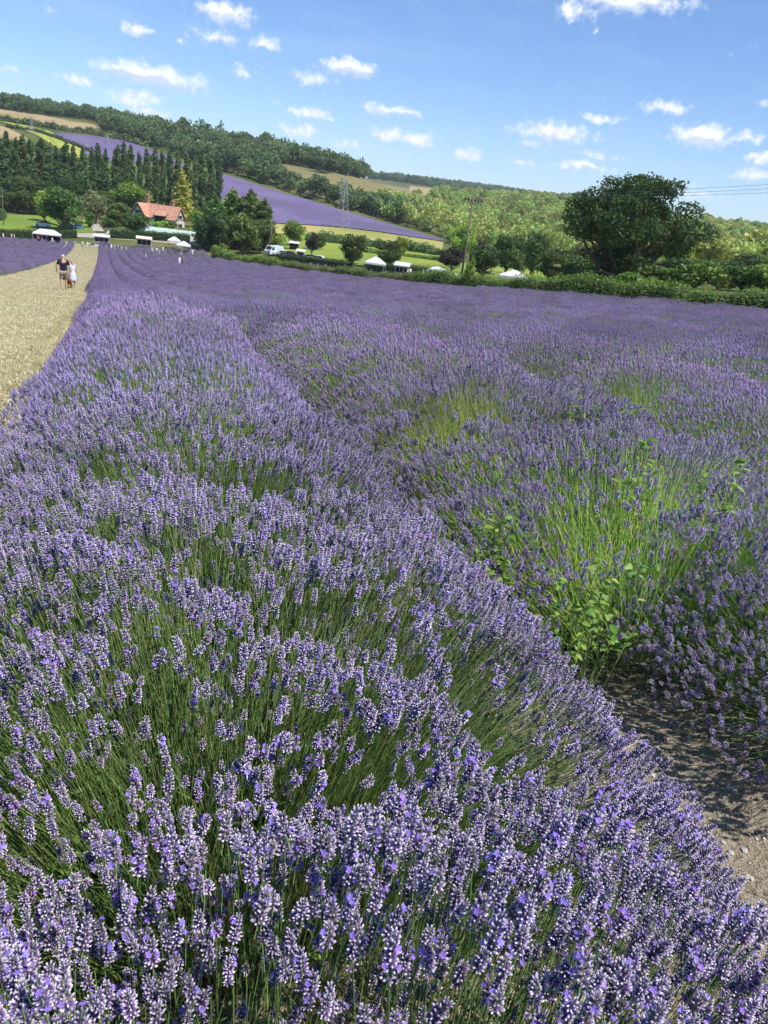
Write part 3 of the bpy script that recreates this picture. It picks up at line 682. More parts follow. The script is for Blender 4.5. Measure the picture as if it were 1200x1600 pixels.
# -- hedges: rows of leaves over a bumpy core
def hedge(name, line, h, w, n, size, mat, label, cat='hedge', base=0.0, wild=.25, seed=1):
    rng = np.random.default_rng(seed); L = resample(line, 200); seg = np.cumsum(np.concatenate([[0], np.hypot(*np.diff(L, axis=0).T)]))
    t = rng.uniform(0, seg[-1], n); x = np.interp(t, seg, L[:, 0]); y = np.interp(t, seg, L[:, 1])
    dx = np.gradient(L[:, 0], seg); dy = np.gradient(L[:, 1], seg); tx = np.interp(t, seg, dx); ty = np.interp(t, seg, dy)
    hh = h * (1 + wild * (np.sin(t * .7 + seed) * .35 + np.sin(t * 1.9) * .3 + np.sin(t * .23) * .5)); ww = w * (1 + wild * .5 * np.sin(t * 1.1 + 2))
    a = rng.uniform(0, pi, n); e = .55 if wild < .1 else .8
    ca = np.sign(np.cos(a)) * np.abs(np.cos(a)) ** e; sa = np.abs(np.sin(a)) ** e; r = .8 + .25 * rng.random(n) ** .5
    z0 = rng.random(n) * .0
    px = x - ty * ca * ww / 2 * r; py = y + tx * ca * ww / 2 * r; pz = ground(px, py) + base + hh * sa * r * rng.uniform(.55, 1, n) ** .5
    side = rng.random(n) < .45; pz = np.where(side, ground(px, py) + base + hh * sa * rng.random(n), pz)
    N = np.stack([-ty * ca, tx * ca, sa + .2], -1)
    V, Fq, C = leaf_cloud(np.stack([px, py, pz], -1), N, size, rng, .8)
    o = L[0]; z = gz(*o); e_ = empty(name, (o[0], o[1], z), 0, label, cat)
    obj('leaves', mesh_np('leaves', V - np.array([o[0], o[1], z]), Fq, C, [mat]), e_)['kind'] = 'stuff'
    # woody core
    nn = 160; K = resample(line, nn); tt = np.linspace(0, seg[-1], nn); tx = np.gradient(K[:, 0], tt); ty = np.gradient(K[:, 1], tt); ring = []
    for aa in np.linspace(0, pi, 7):
        cx = K[:, 0] - ty * cos(aa) * w * .36; cy = K[:, 1] + tx * cos(aa) * w * .36
        ring.append(np.stack([cx, cy, ground(cx, cy) + base - .05 + h * .78 * sin(aa) ** .7 * (1 + wild * (np.sin(tt * .7 + seed) * .35 + np.sin(tt * .23) * .5))], -1))
    G = np.stack(ring, 0); i, j = np.meshgrid(np.arange(6), np.arange(nn - 1), indexing='ij')
    Fq = np.stack([i * nn + j, i * nn + j + 1, (i + 1) * nn + j + 1, (i + 1) * nn + j], -1).reshape(-1, 4)
    obj('twigs', mesh_np('twigs', G.reshape(-1, 3) - np.array([o[0], o[1], z]), Fq, None, [M_TWIG]), e_)
    return e_
M_TWIG = plain('hedge_interior', (.035,.045,.015), 1, .4, 8)
HL = [(p[0] + .9 * 1.0, p[1] + .45 * 1.0) for p in HV]
hn = len(HL)
hedge('hedge', HL[46:], 2.0, 2.4, 34000, .095, L_HEDGE, 'tall leafy bramble hedge along the right end of the lavender field', wild=.28, seed=3)
hedge('hedge', HL[20:47], 1.5, 2.0, 15000, .11, leafy('leaf_grassy_hedge', (.16,.19,.055), .35, .1), 'rough grassy hedge below the utility pole at the field edge', wild=.3, seed=4)
hedge('hedge', HL[:21], 1.9, 2.2, 9000, .16, L_HEDGE, 'bushy hedge at the far corner of the field beside the lane', wild=.3, seed=5)
def hp(*pts): return [(at(px, d, 0, 380).x, at(px, d, 0, 380).y) for px, d in pts]
hedge('hedge', hp((-40,226),(40,227),(120,229)), 2.3, 2.0, 6000, .16, L_HEDGED, 'dark clipped hedge behind the white gazebo at the far left', wild=.06, seed=6)
hedge('hedge', hp((172,230),(230,229),(296,227)), 2.4, 2.0, 6000, .16, L_HEDGED, 'dark clipped hedge behind the white kiosk and stalls', wild=.06, seed=7)
hedge('hedge', hp((434,196),(490,180),(550,160)), 1.7, 1.6, 4500, .14, L_HEDGED, 'dark clipped hedge along the lane below the parked cars', wild=.08, seed=8)
hedge('hedge', hp((575,152),(640,140),(700,130)), 1.9, 1.6, 4500, .13, L_HEDGED, 'dark clipped hedge behind the small white stalls', wild=.1, seed=9)
hedge('hedge', hp((480,262),(540,258),(640,250),(692,240)), 2.8, 5, 5000, .3, L_MID, 'wild scrub hedge across the meadow below the pylon', wild=.4, seed=10)
hedge('hedge', hp((560,228),(640,218),(700,205)), 1.2, 3, 3000, .25, L_HEDGE, 'low scrub line across the bright meadow', wild=.4, seed=12)
hedge('hedge', hp((20,640),(60,620),(110,575),(150,545)), 2.2, 4, 2000, .45, L_WOODD, 'dark hedge beside the crop strip on the left hill', wild=.4, seed=13)
hedge('hedge', [tuple(hit(px, py).xy) for px, py in ((0,189),(40,194),(90,203),(150,211),(235,230))], 4, 5, 3000, .6, L_WOODD, 'dark hedge below the upper stubble on the left hill', wild=.5, seed=14)
hedge('hedge', [tuple(hit(px, py).xy) for px, py in ((-20,232,),(30,230),(70,236),(130,262))], 4, 6, 2600, .6, L_WOODD, 'dark hedge under the lower stubble on the left hill', wild=.5, seed=15)
# garden and verge shrubs
for k, (px, by, w, h, d, key, lab) in enumerate(((250,366,36,24,250,'shrub1','bright yellow green shrub under the house dormer'),(266,362,26,17,251,'shrub0','dark green shrub below the right gable'),
        (234,370,22,16,248,'shrub2','small shrub beside the garden steps'),(286,372,32,14,246,'shrub0','grey green garden shrub right of the house bed'),(312,378,30,26,240,'shrub1','pale shrub by the car park corner'),
        (437,382,22,20,222,'shrub1','yellow green shrub beside the white van'),(172,358,26,18,258,'shrub0','shrub at the foot of the willow'),(195,352,20,14,262,'shrub2','small bush left of the house'),
        (2,350,16,26,262,'shrub0','dark clipped bush cut by the left edge of the meadow'),(120,352,18,12,262,'shrub2','leafy bush left of the curving track'),(345,395,30,14,203,'shrub2','leafy bush at the far corner of the field'),
        (733,436,18,36,92,'shrub2','ivy clump growing round the foot of the utility pole'),(1010,446,46,14,80,'shrub2','bramble bush below the great oak'),(895,446,40,12,84,'shrub2','bramble bush left of the great oak trunk'))):
    ptree('shrub', key, px, by, by - h, w, lab, d=d, cat='shrub')
# ------------------------------------------------------------------ lavender
def lav_material(name, transl=.18, vary=.22):
    m, t, out = base_mat(name)
    a = t.add('ShaderNodeVertexColor', layer_name='Col'); oi = t.add('ShaderNodeObjectInfo')
    hs = t.add('ShaderNodeHueSaturation'); t.l.new(a.outputs[0], hs.inputs['Color'])
    t.l.new(t.remap(oi.outputs['Random'], 0, 1, 1 - vary, 1 + vary, 'LINEAR'), hs.inputs['Value'])
    r2 = t.math('FRACT', t.math('MULTIPLY', oi.outputs['Random'], 23.7)); t.l.new(t.remap(r2, 0, 1, .485, .52, 'LINEAR'), hs.inputs['Hue'])
    geo = t.add('ShaderNodeNewGeometry'); n = t.noise(geo.outputs['Position'], .9, 3)
    hs2 = t.add('ShaderNodeHueSaturation'); t.l.new(hs.outputs[0], hs2.inputs['Color'])
    t.l.new(t.remap(n.outputs[0], .3, .7, .82, 1.2, 'LINEAR'), hs2.inputs['Value'])
    p = t.add('ShaderNodeBsdfPrincipled'); t.l.new(hs2.outputs[0], p.inputs['Base Color']); p.inputs['Roughness'].default_value = .65; p.inputs['Specular IOR Level'].default_value = .2
    tr = t.add('ShaderNodeBsdfTranslucent'); t.l.new(hs2.outputs[0], tr.inputs['Color'])
    ms = t.add('ShaderNodeMixShader'); ms.inputs[0].default_value = transl
    t.l.new(p.outputs[0], ms.inputs[1]); t.l.new(tr.outputs[0], ms.inputs[2]); t.l.new(ms.outputs[0], out.inputs[0]); return m
M_LAV = lav_material('lavender_flower'); M_STEM = leafy('lavender_stem', (1, 1, 1), .42, .12, .6, .015); M_FOL = leafy('lavender_leaf', (1, 1, 1), .25, .15, .7, .015)
M_CORE = plain('lavender_core_dark', (.030,.032,.018), 1, .4, 20)  # near-black tone for the light-blocking core inside each bush
DARKP = np.array([.115, .078, .200]); MIDP = np.array([.245, .172, .41]); PALE = np.array([.76, .71, .77]); VIO = np.array([.33, .22, .75]); DRY = np.array([.30, .24, .22])
STEMC = np.array([.215, .335, .115]); STEMY = np.array([.38, .42, .17]); LEAFC = np.array([.115, .19, .09])
def hero_spike(seed):
    """one flower head: whorls of ribbed buds with pale tips, some open flowers"""
    rng = np.random.default_rng(seed); V = []; Fs = []; C = []
    nw = rng.integers(4, 9); old = rng.random() < .22; z = 0.0; flower = rng.random() < .6
    zs = []
    if rng.random() < .45: zs.append(-.018)
    for i in range(nw): zs.append(z); z += rng.uniform(.0060, .0078)
    for w, zz in enumerate(zs):
        t = max(0, zz) / z; ks = 1 - .38 * max(0, t - .35) / .65 - (.25 if zz < 0 else 0); nb = int(rng.integers(7, 10) * (1 if t < .8 else .7)); off = rng.uniform(0, 6.28)
        for b in range(nb):
            a = off + 6.283 * b / nb + rng.normal(0, .15); el = .35 + .95 * t ** 1.5 + rng.normal(0, .15)
            d = np.array([cos(a) * cos(el), sin(a) * cos(el), sin(el)]); L = rng.uniform(.0082, .0112) * (.75 + .3 * ks); r = rng.uniform(.0014, .0019) * ks
            s = np.cross(d, [0, 0, 1.0]); s /= np.linalg.norm(s); u = np.cross(s, d)
            o = np.array([cos(a), sin(a), 0]) * .0016 + np.array([0, 0, zz + rng.normal(0, .0008)])
            i0 = len(V); g = rng.uniform(.8, 1.25); pale = PALE * rng.uniform(.75, 1.15); fade = old and rng.random() < .6
            for (f, rr, col) in ((0, .45, DARKP * .9), (.35, 1.0, DARKP * 1.15), (.62, 1.0, MIDP), (.86, .75, pale)):
                for k in range(5):
                    q = 6.283 * k / 5; V.append(o + d * L * f + (s * cos(q) + u * sin(q)) * r * rr); C.append((col * .5 + DRY * .5 if fade else col) * g)
            for ring in range(3):
                for k in range(5):
                    k2 = (k + 1) % 5; A = i0 + ring * 5; Fs.append([A + k, A + k2, A + 5 + k2, A + 5 + k])
            V.append(o + d * L * 1.04); C.append(pale * g); tip = len(V) - 1
            for k in range(5): Fs.append([i0 + 15 + k, i0 + 15 + (k + 1) % 5, tip])
            if flower and rng.random() < .075 and zz >= 0:
                c0 = o + d * L * 1.0; pc = VIO * rng.uniform(.75, 1.25)
                for k in range(5):
                    q = 6.283 * k / 5 + .3; e = s * cos(q) + u * sin(q); e2 = s * cos(q + .55) + u * sin(q + .55); e3 = s * cos(q - .55) + u * sin(q - .55); R = rng.uniform(.0042, .0062)
                    i1 = len(V); V += [c0, c0 + e3 * R * .7 + d * .0016, c0 + e * R + d * .001, c0 + e2 * R * .7 + d * .0016]; C += [pc * .8, pc, pc * 1.1, pc]; Fs.append([i1, i1 + 1, i1 + 2, i1 + 3])
    # axis
    i0 = len(V)
    for zz in (-.022, z):
        for k in range(4): V.append(np.array([cos(1.57 * k) * .0011, sin(1.57 * k) * .0011, zz])); C.append(STEMC)
    for k in range(4): Fs.append([i0 + k, i0 + (k + 1) % 4, i0 + 4 + (k + 1) % 4, i0 + 4 + k])
    return mesh_np('flower_spike', np.array(V), Fs, np.array(C), [M_LAV], False)
HERO = [hero_spike(100 + i) for i in range(16)]
def tmpl(nw, nb, L, r, bl, br, tipf=1.0, seed=0, vio=.06):
    """low detail flower head: whorls of pointed buds (3 faces each); returns V,F,C"""
    rng = np.random.default_rng(seed); V = []; Fs = []; C = []
    for w in range(nw):
        t = (w + .5) / nw; ks = 1 - .4 * max(0, t - .4) / .6
        for b in range(nb):
            a = 6.283 * (b + .5 * (w % 2)) / nb + rng.normal(0, .2); el = .3 + .8 * t + rng.normal(0, .15)
            d = np.array([cos(a) * cos(el), sin(a) * cos(el), sin(el)]); s = np.cross(d, [0, 0, 1.0]); s /= np.linalg.norm(s) + 1e-9; u = np.cross(s, d)
            o = np.array([cos(a) * r * .15, sin(a) * r * .15, L * t]); i0 = len(V); v = rng.random() < vio; g = rng.uniform(.75, 1.25)
            for q in (0, 2.09, 4.19):
                V.append(o + d * bl * .12 + (s * cos(q) + u * sin(q)) * br * ks); C.append((VIO if v else DARKP * .6 + MIDP * .4) * g)
            V.append(o + d * bl * ks); C.append((VIO if v else PALE * tipf) * g)
            Fs += [[i0, i0 + 1, i0 + 3], [i0 + 1, i0 + 2, i0 + 3], [i0 + 2, i0, i0 + 3]]
    return np.array(V), np.array(Fs), np.array(C)
LOD1 = [tmpl(4, 4, .026, .009, .0094, .0030, .58, 200 + i, .10) for i in range(4)]
LOD2 = [tmpl(3, 4, .026, .009, .0110, .0038, .38, 210 + i, .10) for i in range(4)]
LOD3 = [tmpl(2, 4, .028, .011, .0160, .0066, .28, 220 + i, .12) for i in range(4)]
def frames(D, rng):
    """orthonormal frames (n,3,3) with third axis D, random twist"""
    n = len(D); D = D / np.linalg.norm(D, axis=1, keepdims=True)
    a = np.cross(D, rand_unit(n, rng)); a /= np.linalg.norm(a, axis=1, keepdims=True); return np.stack([a, np.cross(D, a), D], -1)
def stamp(T_, P, D, S, rng, tint=None):
    """templates stamped at points P along directions D; returns V,F,C"""
    Fr = frames(D, rng); Vs, Fs, Cs = [], [], []; off = 0; k = rng.integers(0, len(T_), len(P))
    for j, (v, f, c) in enumerate(T_):
        i = np.nonzero(k == j)[0]
        if not len(i): continue
        X = np.einsum('nab,mb->nma', Fr[i], v) * S[i][:, None, None] + P[i][:, None]; m = len(v)
        Vs.append(X.reshape(-1, 3)); Fs.append((f[None] + (np.arange(len(i)) * m)[:, None, None] + off).reshape(-1, f.shape[1])); off += len(i) * m
        g = rng.uniform(.78, 1.25, (len(i), 1, 1)); cc = c[None] * g
        if tint is not None: cc = cc * tint[i][:, None, :]
        Cs.append(np.broadcast_to(cc, (len(i), m, 3)).reshape(-1, 3))
    return np.concatenate(Vs), np.concatenate(Fs), np.concatenate(Cs)
def bush_shape(rng, H, Ra, Rv, n, bald=(), scallop=.13, drop=.72):
    """stems of one bush: base B, control K, tip P, direction D, and which carry flowers"""
    rx = rng.uniform(-1, 1, n); rx = np.sign(rx) * np.abs(rx) ** .82; ry = rng.uniform(-1, 1, n); ry *= np.sqrt(1 - .35 * rx * rx); x, y = rx * Rv, ry * Ra; r = np.clip(np.hypot(rx, ry * .75), 0, 1)
    wob = 1 + .07 * np.sin(x * 8 + H * 50 + 1.5 * np.sin(y * 5)) * np.sin(y * 7 + H * 31) + .05 * np.sin(x * 17 + y * 13 + H * 80)
    z = H * (1 - drop * np.abs(rx) ** 3.2) * (1 - scallop * np.abs(ry) ** 2.5) * wob - np.abs(rng.normal(0, .035, n)) 
    low = rng.random(n) < .32; z = np.where(low, z * rng.uniform(.5, .97, n), z); x = np.where(low, x * 1.03, x)
    ph = rng.uniform(0, 6.28, 4); f = .5 + .25 * (np.sin(x * 27 + ph[0] + 2 * np.sin(y * 11 + ph[1])) + np.sin(y * 31 + ph[2] + 2 * np.sin(x * 13 + ph[3]))); z = z + .05 * (f - .5)
    z = np.maximum(z, .07); P = np.stack([x, y, z], -1)
    B = np.stack([x * .58 + rng.normal(0, .05, n), y * .62 + rng.normal(0, .05, n), rng.uniform(.02, .16, n) * (1 - .6 * r)], -1)
    K = B + (P - B) * np.array([.42, .42, .66]); K += rng.normal(0, .024, (n, 3))
    D = P - K; D /= np.linalg.norm(D, axis=1, keepdims=True); D = D * .6 + np.array([0, 0, .58]) + rng.normal(0, .16, (n, 3))
    fl = rng.random(n) < np.clip(.45 + 1.1 * f, 0, .98)
    for (bx, by, br, frac) in bald:
        inside = ((x - bx) ** 2 + (y - by) ** 2 < br * br); kill = inside & (rng.random(n) < frac); fl &= ~kill
        P[kill] = B[kill] + (P[kill] - B[kill]) * rng.uniform(.72, .95, (kill.sum(), 1))
    return B, K, P, D, fl
def stem_mesh(B, K, P, rng, rad, seg=3, sides=3, pale=.12):
    n = len(B); t = np.linspace(0, 1, seg + 1); C0 = (1 - t)[:, None, None] ** 2 * B + 2 * ((1 - t) * t)[:, None, None] * K + (t ** 2)[:, None, None] * P
    Dv = P - B; Fr = frames(Dv, rng); V = []; 
    for i in range(seg + 1):
        for k in range(sides):
            q = 6.283 * k / sides; V.append(C0[i] + (Fr[:, :, 0] * cos(q) + Fr[:, :, 1] * sin(q)) * rad * (1.15 - .4 * t[i]))
    V = np.stack(V, 1); m = V.shape[1]; F0 = []
    for i in range(seg):
        for k in range(sides): k2 = (k + 1) % sides; F0.append([i * sides + k, i * sides + k2, (i + 1) * sides + k2, (i + 1) * sides + k])
    F0 = np.array(F0); Fq = (F0[None] + (np.arange(n) * m)[:, None, None]).reshape(-1, 4)
    y = (rng.random(n) < pale)[:, None] * 1.0; c = (STEMC * (1 - y) + STEMY * y) * rng.uniform(.7, 1.3, (n, 1))
    return V.reshape(-1, 3), Fq, np.repeat(c, m, 0)
def foliage(rng, H, Ra, Rv, n, size, width):
    """narrow grey green leaves through the lower dome"""
    r = rng.random(n) ** .5; a = rng.uniform(0, 2 * pi, n); x, y = r * np.cos(a) * Rv * .84, r * np.sin(a) * Ra * .95
    z = H * .62 * (1 - .72 * r ** 2) * rng.uniform(.15, 1.05, n); P = np.stack([x, y, z], -1)
    d = np.stack([x * .9, y * .9, .25 + z], -1) + rng.normal(0, .28, (n, 3)); d /= np.linalg.norm(d, axis=1, keepdims=True)
    s = np.cross(d, rand_unit(n, rng)); s /= np.linalg.norm(s, axis=1, keepdims=True); L = size * rng.uniform(.6, 1.4, (n, 1))
    V = np.stack([P - s * width * .4, P + s * width * .4, P + d * L * .6 + s * width * .5, P + d * L, P + d * L * .6 - s * width * .5], 1).reshape(-1, 3)
    i = np.arange(n)[:, None] * 5; Fq = np.concatenate([i + np.array([[0, 1, 2, 4]]), ], 0); tri = i + np.array([[4, 2, 3, 3]])
    c = LEAFC * rng.uniform(.6, 1.4, (n, 1)); C = np.repeat(c, 5, 0); return V, Fq, C
def core_mesh(H, Ra, Rv, rng):  # low dark dome added inside the bush to block light between stems
    V = []; Fs = []; nr, ns = 5, 10
    for i in range(nr):
        t = i / (nr - 1)
        for k in range(ns):
            q = 6.283 * k / ns; f = 1 + rng.normal(0, .08); V.append((cos(q) * Rv * .5 * (1 - t * t * .98) * f, sin(q) * Ra * .5 * (1 - t * t * .98) * f, -.06 + t * H * .34 * f))
    for i in range(nr - 1):
        for k in range(ns): Fs.append([i * ns + k, i * ns + (k + 1) % ns, (i + 1) * ns + (k + 1) % ns, (i + 1) * ns + k])
    return mesh_np('dark_core', np.array(V), Fs, None, [M_CORE], True)
LAV_ROT = -ROW_AZ
ORD = ['first', 'second', 'third', 'fourth', 'fifth', 'sixth', 'seventh', 'eighth', 'ninth', 'tenth', 'eleventh', 'twelfth']
ROW_NAME = ['the row beside the grass path'] + ['the %s row from the grass path' % w for w in ORD[1:]]
PITCH_V = 2.0; V0 = 0.26
SPK = .66
def hero_bush(u, v, H, Ra, Rv, n, label, seed, bald=(), rz=0.0, maxparts=300, nleaf=2600, sparse=1.0, tint=(1, 1, 1)):
    rng = np.random.default_rng(seed); x, y = xy_of(u, v); z = gz(x, y) + .02
    e = empty('lavender_bush', (x, y, z), LAV_ROT + rz, label, 'lavender')
    B, K, P, D, fl = bush_shape(rng, H, Ra, Rv, n, bald)
    if sparse < 1: fl &= rng.random(n) < sparse
    ks = (rng.random(n) < .5) | ~fl; Vs, Fs, Cs = stem_mesh(B[ks], K[ks], P[ks], rng, .00085, 3, 3, .14)
    Cs = Cs * np.repeat(np.where(fl[ks], 1.0, 1.45), len(Vs) // int(ks.sum()))[:, None]
    obj('stems', mesh_np('stems', Vs, Fs, Cs * np.array(tint), [M_STEM]), e)['kind'] = 'stuff'
    Vf, Ff, Cf = foliage(rng, H, Ra, Rv, nleaf, .05, .0048)
    obj('foliage', mesh_np('foliage', Vf, Ff, Cf, [M_FOL]), e)['kind'] = 'stuff'
    obj('dark_core', core_mesh(H, Ra, Rv, rng), e)
    idx = np.nonzero(fl)[0]; R = Matrix.Rotation(LAV_ROT + rz, 3, 'Z'); Rn = np.array(R)
    W = P[idx] @ Rn.T + np.array([x, y, z]); Q, dep = project(W); dist = np.linalg.norm(W - np.array([0, 0, HC]), axis=1)
    vis = (dep > .15) & (Q[:, 0] > -60) & (Q[:, 0] < 1260) & (Q[:, 1] > 0) & (Q[:, 1] < 1700)
    score = np.where(vis, dist, 99) - P[idx][:, 2] * .3; order = np.argsort(score); npart = min(maxparts, int(vis.sum())); part = idx[order[:npart]]; rest = idx[order[npart:]]
    Fr = frames(D, rng)
    for i in part:
        o = bpy.data.objects.new('flower_spike', HERO[int(rng.integers(len(HERO)))]); COL.objects.link(o); o.parent = e
        o.location = P[i]; o.rotation_euler = Matrix(Fr[i].tolist()).to_euler(); s = rng.uniform(.80, 1.2) * SPK; o.scale = (s, s, s * rng.uniform(.8, 1.25))
    if len(rest):
        eul = np.array([Matrix(Fr[i].tolist()).to_euler()[:] for i in rest]); nr = len(rest)
        sc = rng.uniform(.80, 1.2, nr) * SPK; o = scatter('flower_spikes', P[rest], eul[:, 2], np.stack([sc, sc, sc * rng.uniform(.9, 1.15, nr)], -1), rng.integers(0, len(HERO), nr), HERO, tilt=eul[:, :2])
        o.parent = e
    return e
def lod_bush(rng, H, Ra, Rv, n, T_, srad, seg, nleaf, lw, bald=(), ss=1.0):
    B, K, P, D, fl = bush_shape(rng, H, Ra, Rv, n, bald)
    k = (rng.random(n) < .2) | ~fl; sm = stem_mesh(B[k], K[k], P[k], rng, srad, seg, 3, .3); sm = (sm[0], sm[1], sm[2] * np.repeat(np.where(fl[k], 1.0, 1.55), len(sm[0]) // int(k.sum()))[:, None])
    fm = foliage(rng, H, Ra, Rv, nleaf, .06, lw); i = np.nonzero(fl)[0]; sp = stamp(T_, P[i], D[i], rng.uniform(.85, 1.2, len(i)) * ss, rng)
    return (mesh_np('flower_spikes', *sp, [M_LAV]), mesh_np('stems', *sm, [M_STEM]), mesh_np('foliage', *fm, [M_FOL]), core_mesh(H, Ra, Rv, rng))
_r = np.random.default_rng(77)
BALDS = [(), ((.35, -.3, .30, .95), (.7, -.35, .2, .9)), ((-.55, -.3, .26, .95),), (), ((.1, -.45, .34, .95), (-.35, -.3, .2, .9)), ((-.55, .2, .25, .9), (.5, .3, .15, .8))]
B1 = [lod_bush(_r, _r.uniform(.72, .79), .68, 1.0, 4700, LOD1, .0010, 1, 1300, .007, BALDS[i]) for i in range(3)]
B2 = [lod_bush(_r, _r.uniform(.72, .79), .68, .98, 3500, LOD2, .0016, 1, 500, .012, BALDS[i + 1]) for i in range(4)]
def plant_bush(meshes, u, v, rz, s, label, group=None):
    x, y = xy_of(u, v); e = empty('lavender_bush', (x, y, gz(x, y) + .02), LAV_ROT + rz, label, 'lavender', group); e.scale = s
    for nm, m in zip(('flower_spikes', 'stems', 'foliage', 'dark_core'), meshes):
        o = obj(nm, m, e)
        if nm != 'dark_core': o['kind'] = 'stuff'
    return e
# nearest bushes, flower head by flower head
HEROES = [  # u, v, H, Ra, Rv, stems, label, bald patches, sparse
 (.30, .12, .90, .44, .96, 6200, 'nearest lavender bush filling the bottom edge of the picture', ((-.75, .2, .22, .6),), 1.0),
 (1.46, .28, .78, .76, 1.0, 8600, 'second lavender bush of the row beside the grass path, stems showing on its near side', ((-.2, -.4, .13, .8), (-.9, -.35, .24, .9), (-.55, -.05, .17, .92), (.5, -.35, .2, .9), (.2, -.1, .14, .92), (-.1, .12, .11, .9)), 1.0),
 (2.76, .36, .76, .70, .92, 6600, 'third lavender bush of the row beside the grass path, green tufts on its near side', ((.1, -.55, .2, .95), (.5, -.5, .18, .95), (-.35, -.3, .12, .9)), 1.0),
 (1.66, 2.74, .74, .68, 1.02, 6600, 'lavender bush leaning over the bare soil at the right edge', ((-.3, -.3, .25, .4),), .95),
 (2.42, 2.14, .75, .68, 1.12, 6200, 'pale green lavender bush with few flowers beside the weeds at right', ((.15, -.2, .42, .95), (-.45, -.4, .28, .7)), .95),
 (3.62, 2.14, .76, .68, 1.08, 6600, 'lavender bush with a bare green patch on its left flank', ((-.5, -.25, .24, .97), (-.2, .1, .17, .95)), 1.0)]
for i, (u, v, H, Ra, Rv, n, lab, bald, sp) in enumerate(HEROES):
    hero_bush(u, v, H, Ra, Rv, n, lab, 300 + i, bald, 0, 300, 9000, sp, (1.6, 1.38, 1.35) if i == 4 else (1.35, 1.2, 1.1) if i == 5 else (1, 1, 1))
def plant_rows():
    cand = []
    for j in range(0, 24):
        v = V0 + PITCH_V * j; u = 4.0 if j == 0 else 4.85 if j == 1 else -1.0; k = 0
        while u < 60:
            cand.append((j, u + RNG.uniform(-.1, .1), v + RNG.uniform(-.06, .06) + (.13 if j == 0 else 0))); u += 1.2 + RNG.uniform(-.08, .10)
    P = np.array([xy_of(u, v) for _, u, v in cand]); Z = ground(P[:, 0], P[:, 1]); Q, dep = project(np.c_[P, Z + .6]); D = np.hypot(P[:, 0], P[:, 1])
    ok = (dep > .3) & (Q[:, 0] > -160) & (Q[:, 0] < 1500) & (Q[:, 1] < 1900)
    lim = np.array([hedge_v(u) - 1.2 for _, u, _ in cand]); ok &= np.array([v for _, _, v in cand]) < lim
    idx = [i for i in np.argsort(D) if ok[i]]; near = idx[:292]; count = {0: 3, 1: 3}; cut = D[near[-1]]
    for i in near:
        j, u, v = cand[i]; k = count.get(j, 0); count[j] = k + 1; m = B1 if D[i] < 8.5 else B2
        if D[i] < 11 and k < 12 and j < 12: lab = '%s lavender bush from the camera in %s' % (ORD[k], ROW_NAME[j]); grp = 'lavender bushes in the near rows'
        else:
            lab = 'lavender bush further along %s' % (ROW_NAME[j] if j < 12 else 'the rows towards the hedge'); grp = 'lavender bushes ' + lab[13:]
        plant_bush(m[random.choice((0, 1, 1, 2, 2) if m is B1 else (0, 1, 2, 2, 3, 3))], u, v, random.choice((0, pi)) + random.uniform(-.15, .15), (random.uniform(.93, 1.04) * (.86 if j == 0 else 1), random.uniform(.9, 1.08), random.uniform(.86, 1.08)), lab, grp)
    return cut, set(near), cand, D, ok
_cut, _used, _cand, _D, _ok = plant_rows()
def far_rows():
    B3 = []
    for i in range(5):
        a = lod_bush(_r, .74, .70, .82, 1100, LOD3, .003, 1, 160, .03, BALDS[i], 1.3); me = bpy.data.meshes.new('lavender_chunk'); bm = bmesh.new(); cnt = 0
        for k, m in enumerate(a):
            bm.from_mesh(m); bm.faces.ensure_lookup_table()
            for f in bm.faces[cnt:]: f.material_index = k
            cnt = len(bm.faces)
        bm.to_mesh(me); bm.free()
        for m in (M_LAV, M_STEM, M_FOL, M_CORE): me.materials.append(m)
        B3.append(me)
    for side in (0, 1):
        P = []
        for j in range(26 if side == 0 else 34):
            v = V0 + PITCH_V * j if side == 0 else PATH_L - 1.0 - PITCH_V * j
            u = 0 if side == 0 else 22
            while u < FIELD_END - 1:
                if side == 1 or (hypot(*xy_of(u, v)) > _cut + .4 and v < hedge_v(u) - 1.2): P.append(xy_of(u + RNG.uniform(-.1, .1), v + RNG.uniform(-.06, .06)))
                u += 1.22
        P = np.array(P); Z = ground(P[:, 0], P[:, 1]) + .02; Q, dep = project(np.c_[P, Z + .6])
        k = (dep > 1) & (Q[:, 0] > -120) & (Q[:, 0] < 1350); P = P[k]; Z = Z[k]; n = len(P)
        scatter('lavender_rows', np.c_[P, Z], LAV_ROT + RNG.choice([0, pi], n) + RNG.uniform(-.1, .1, n), np.stack([RNG.uniform(.93, 1.03, n) * (1.13 if side == 0 else 1.0), RNG.uniform(.92, 1.06, n), RNG.uniform(.88, 1.06, n)], -1), RNG.integers(0, 5, n), B3,
                'far rows of lavender running down to the farm' if side == 0 else 'lavender rows left of the grass path', 'lavender')
far_rows()
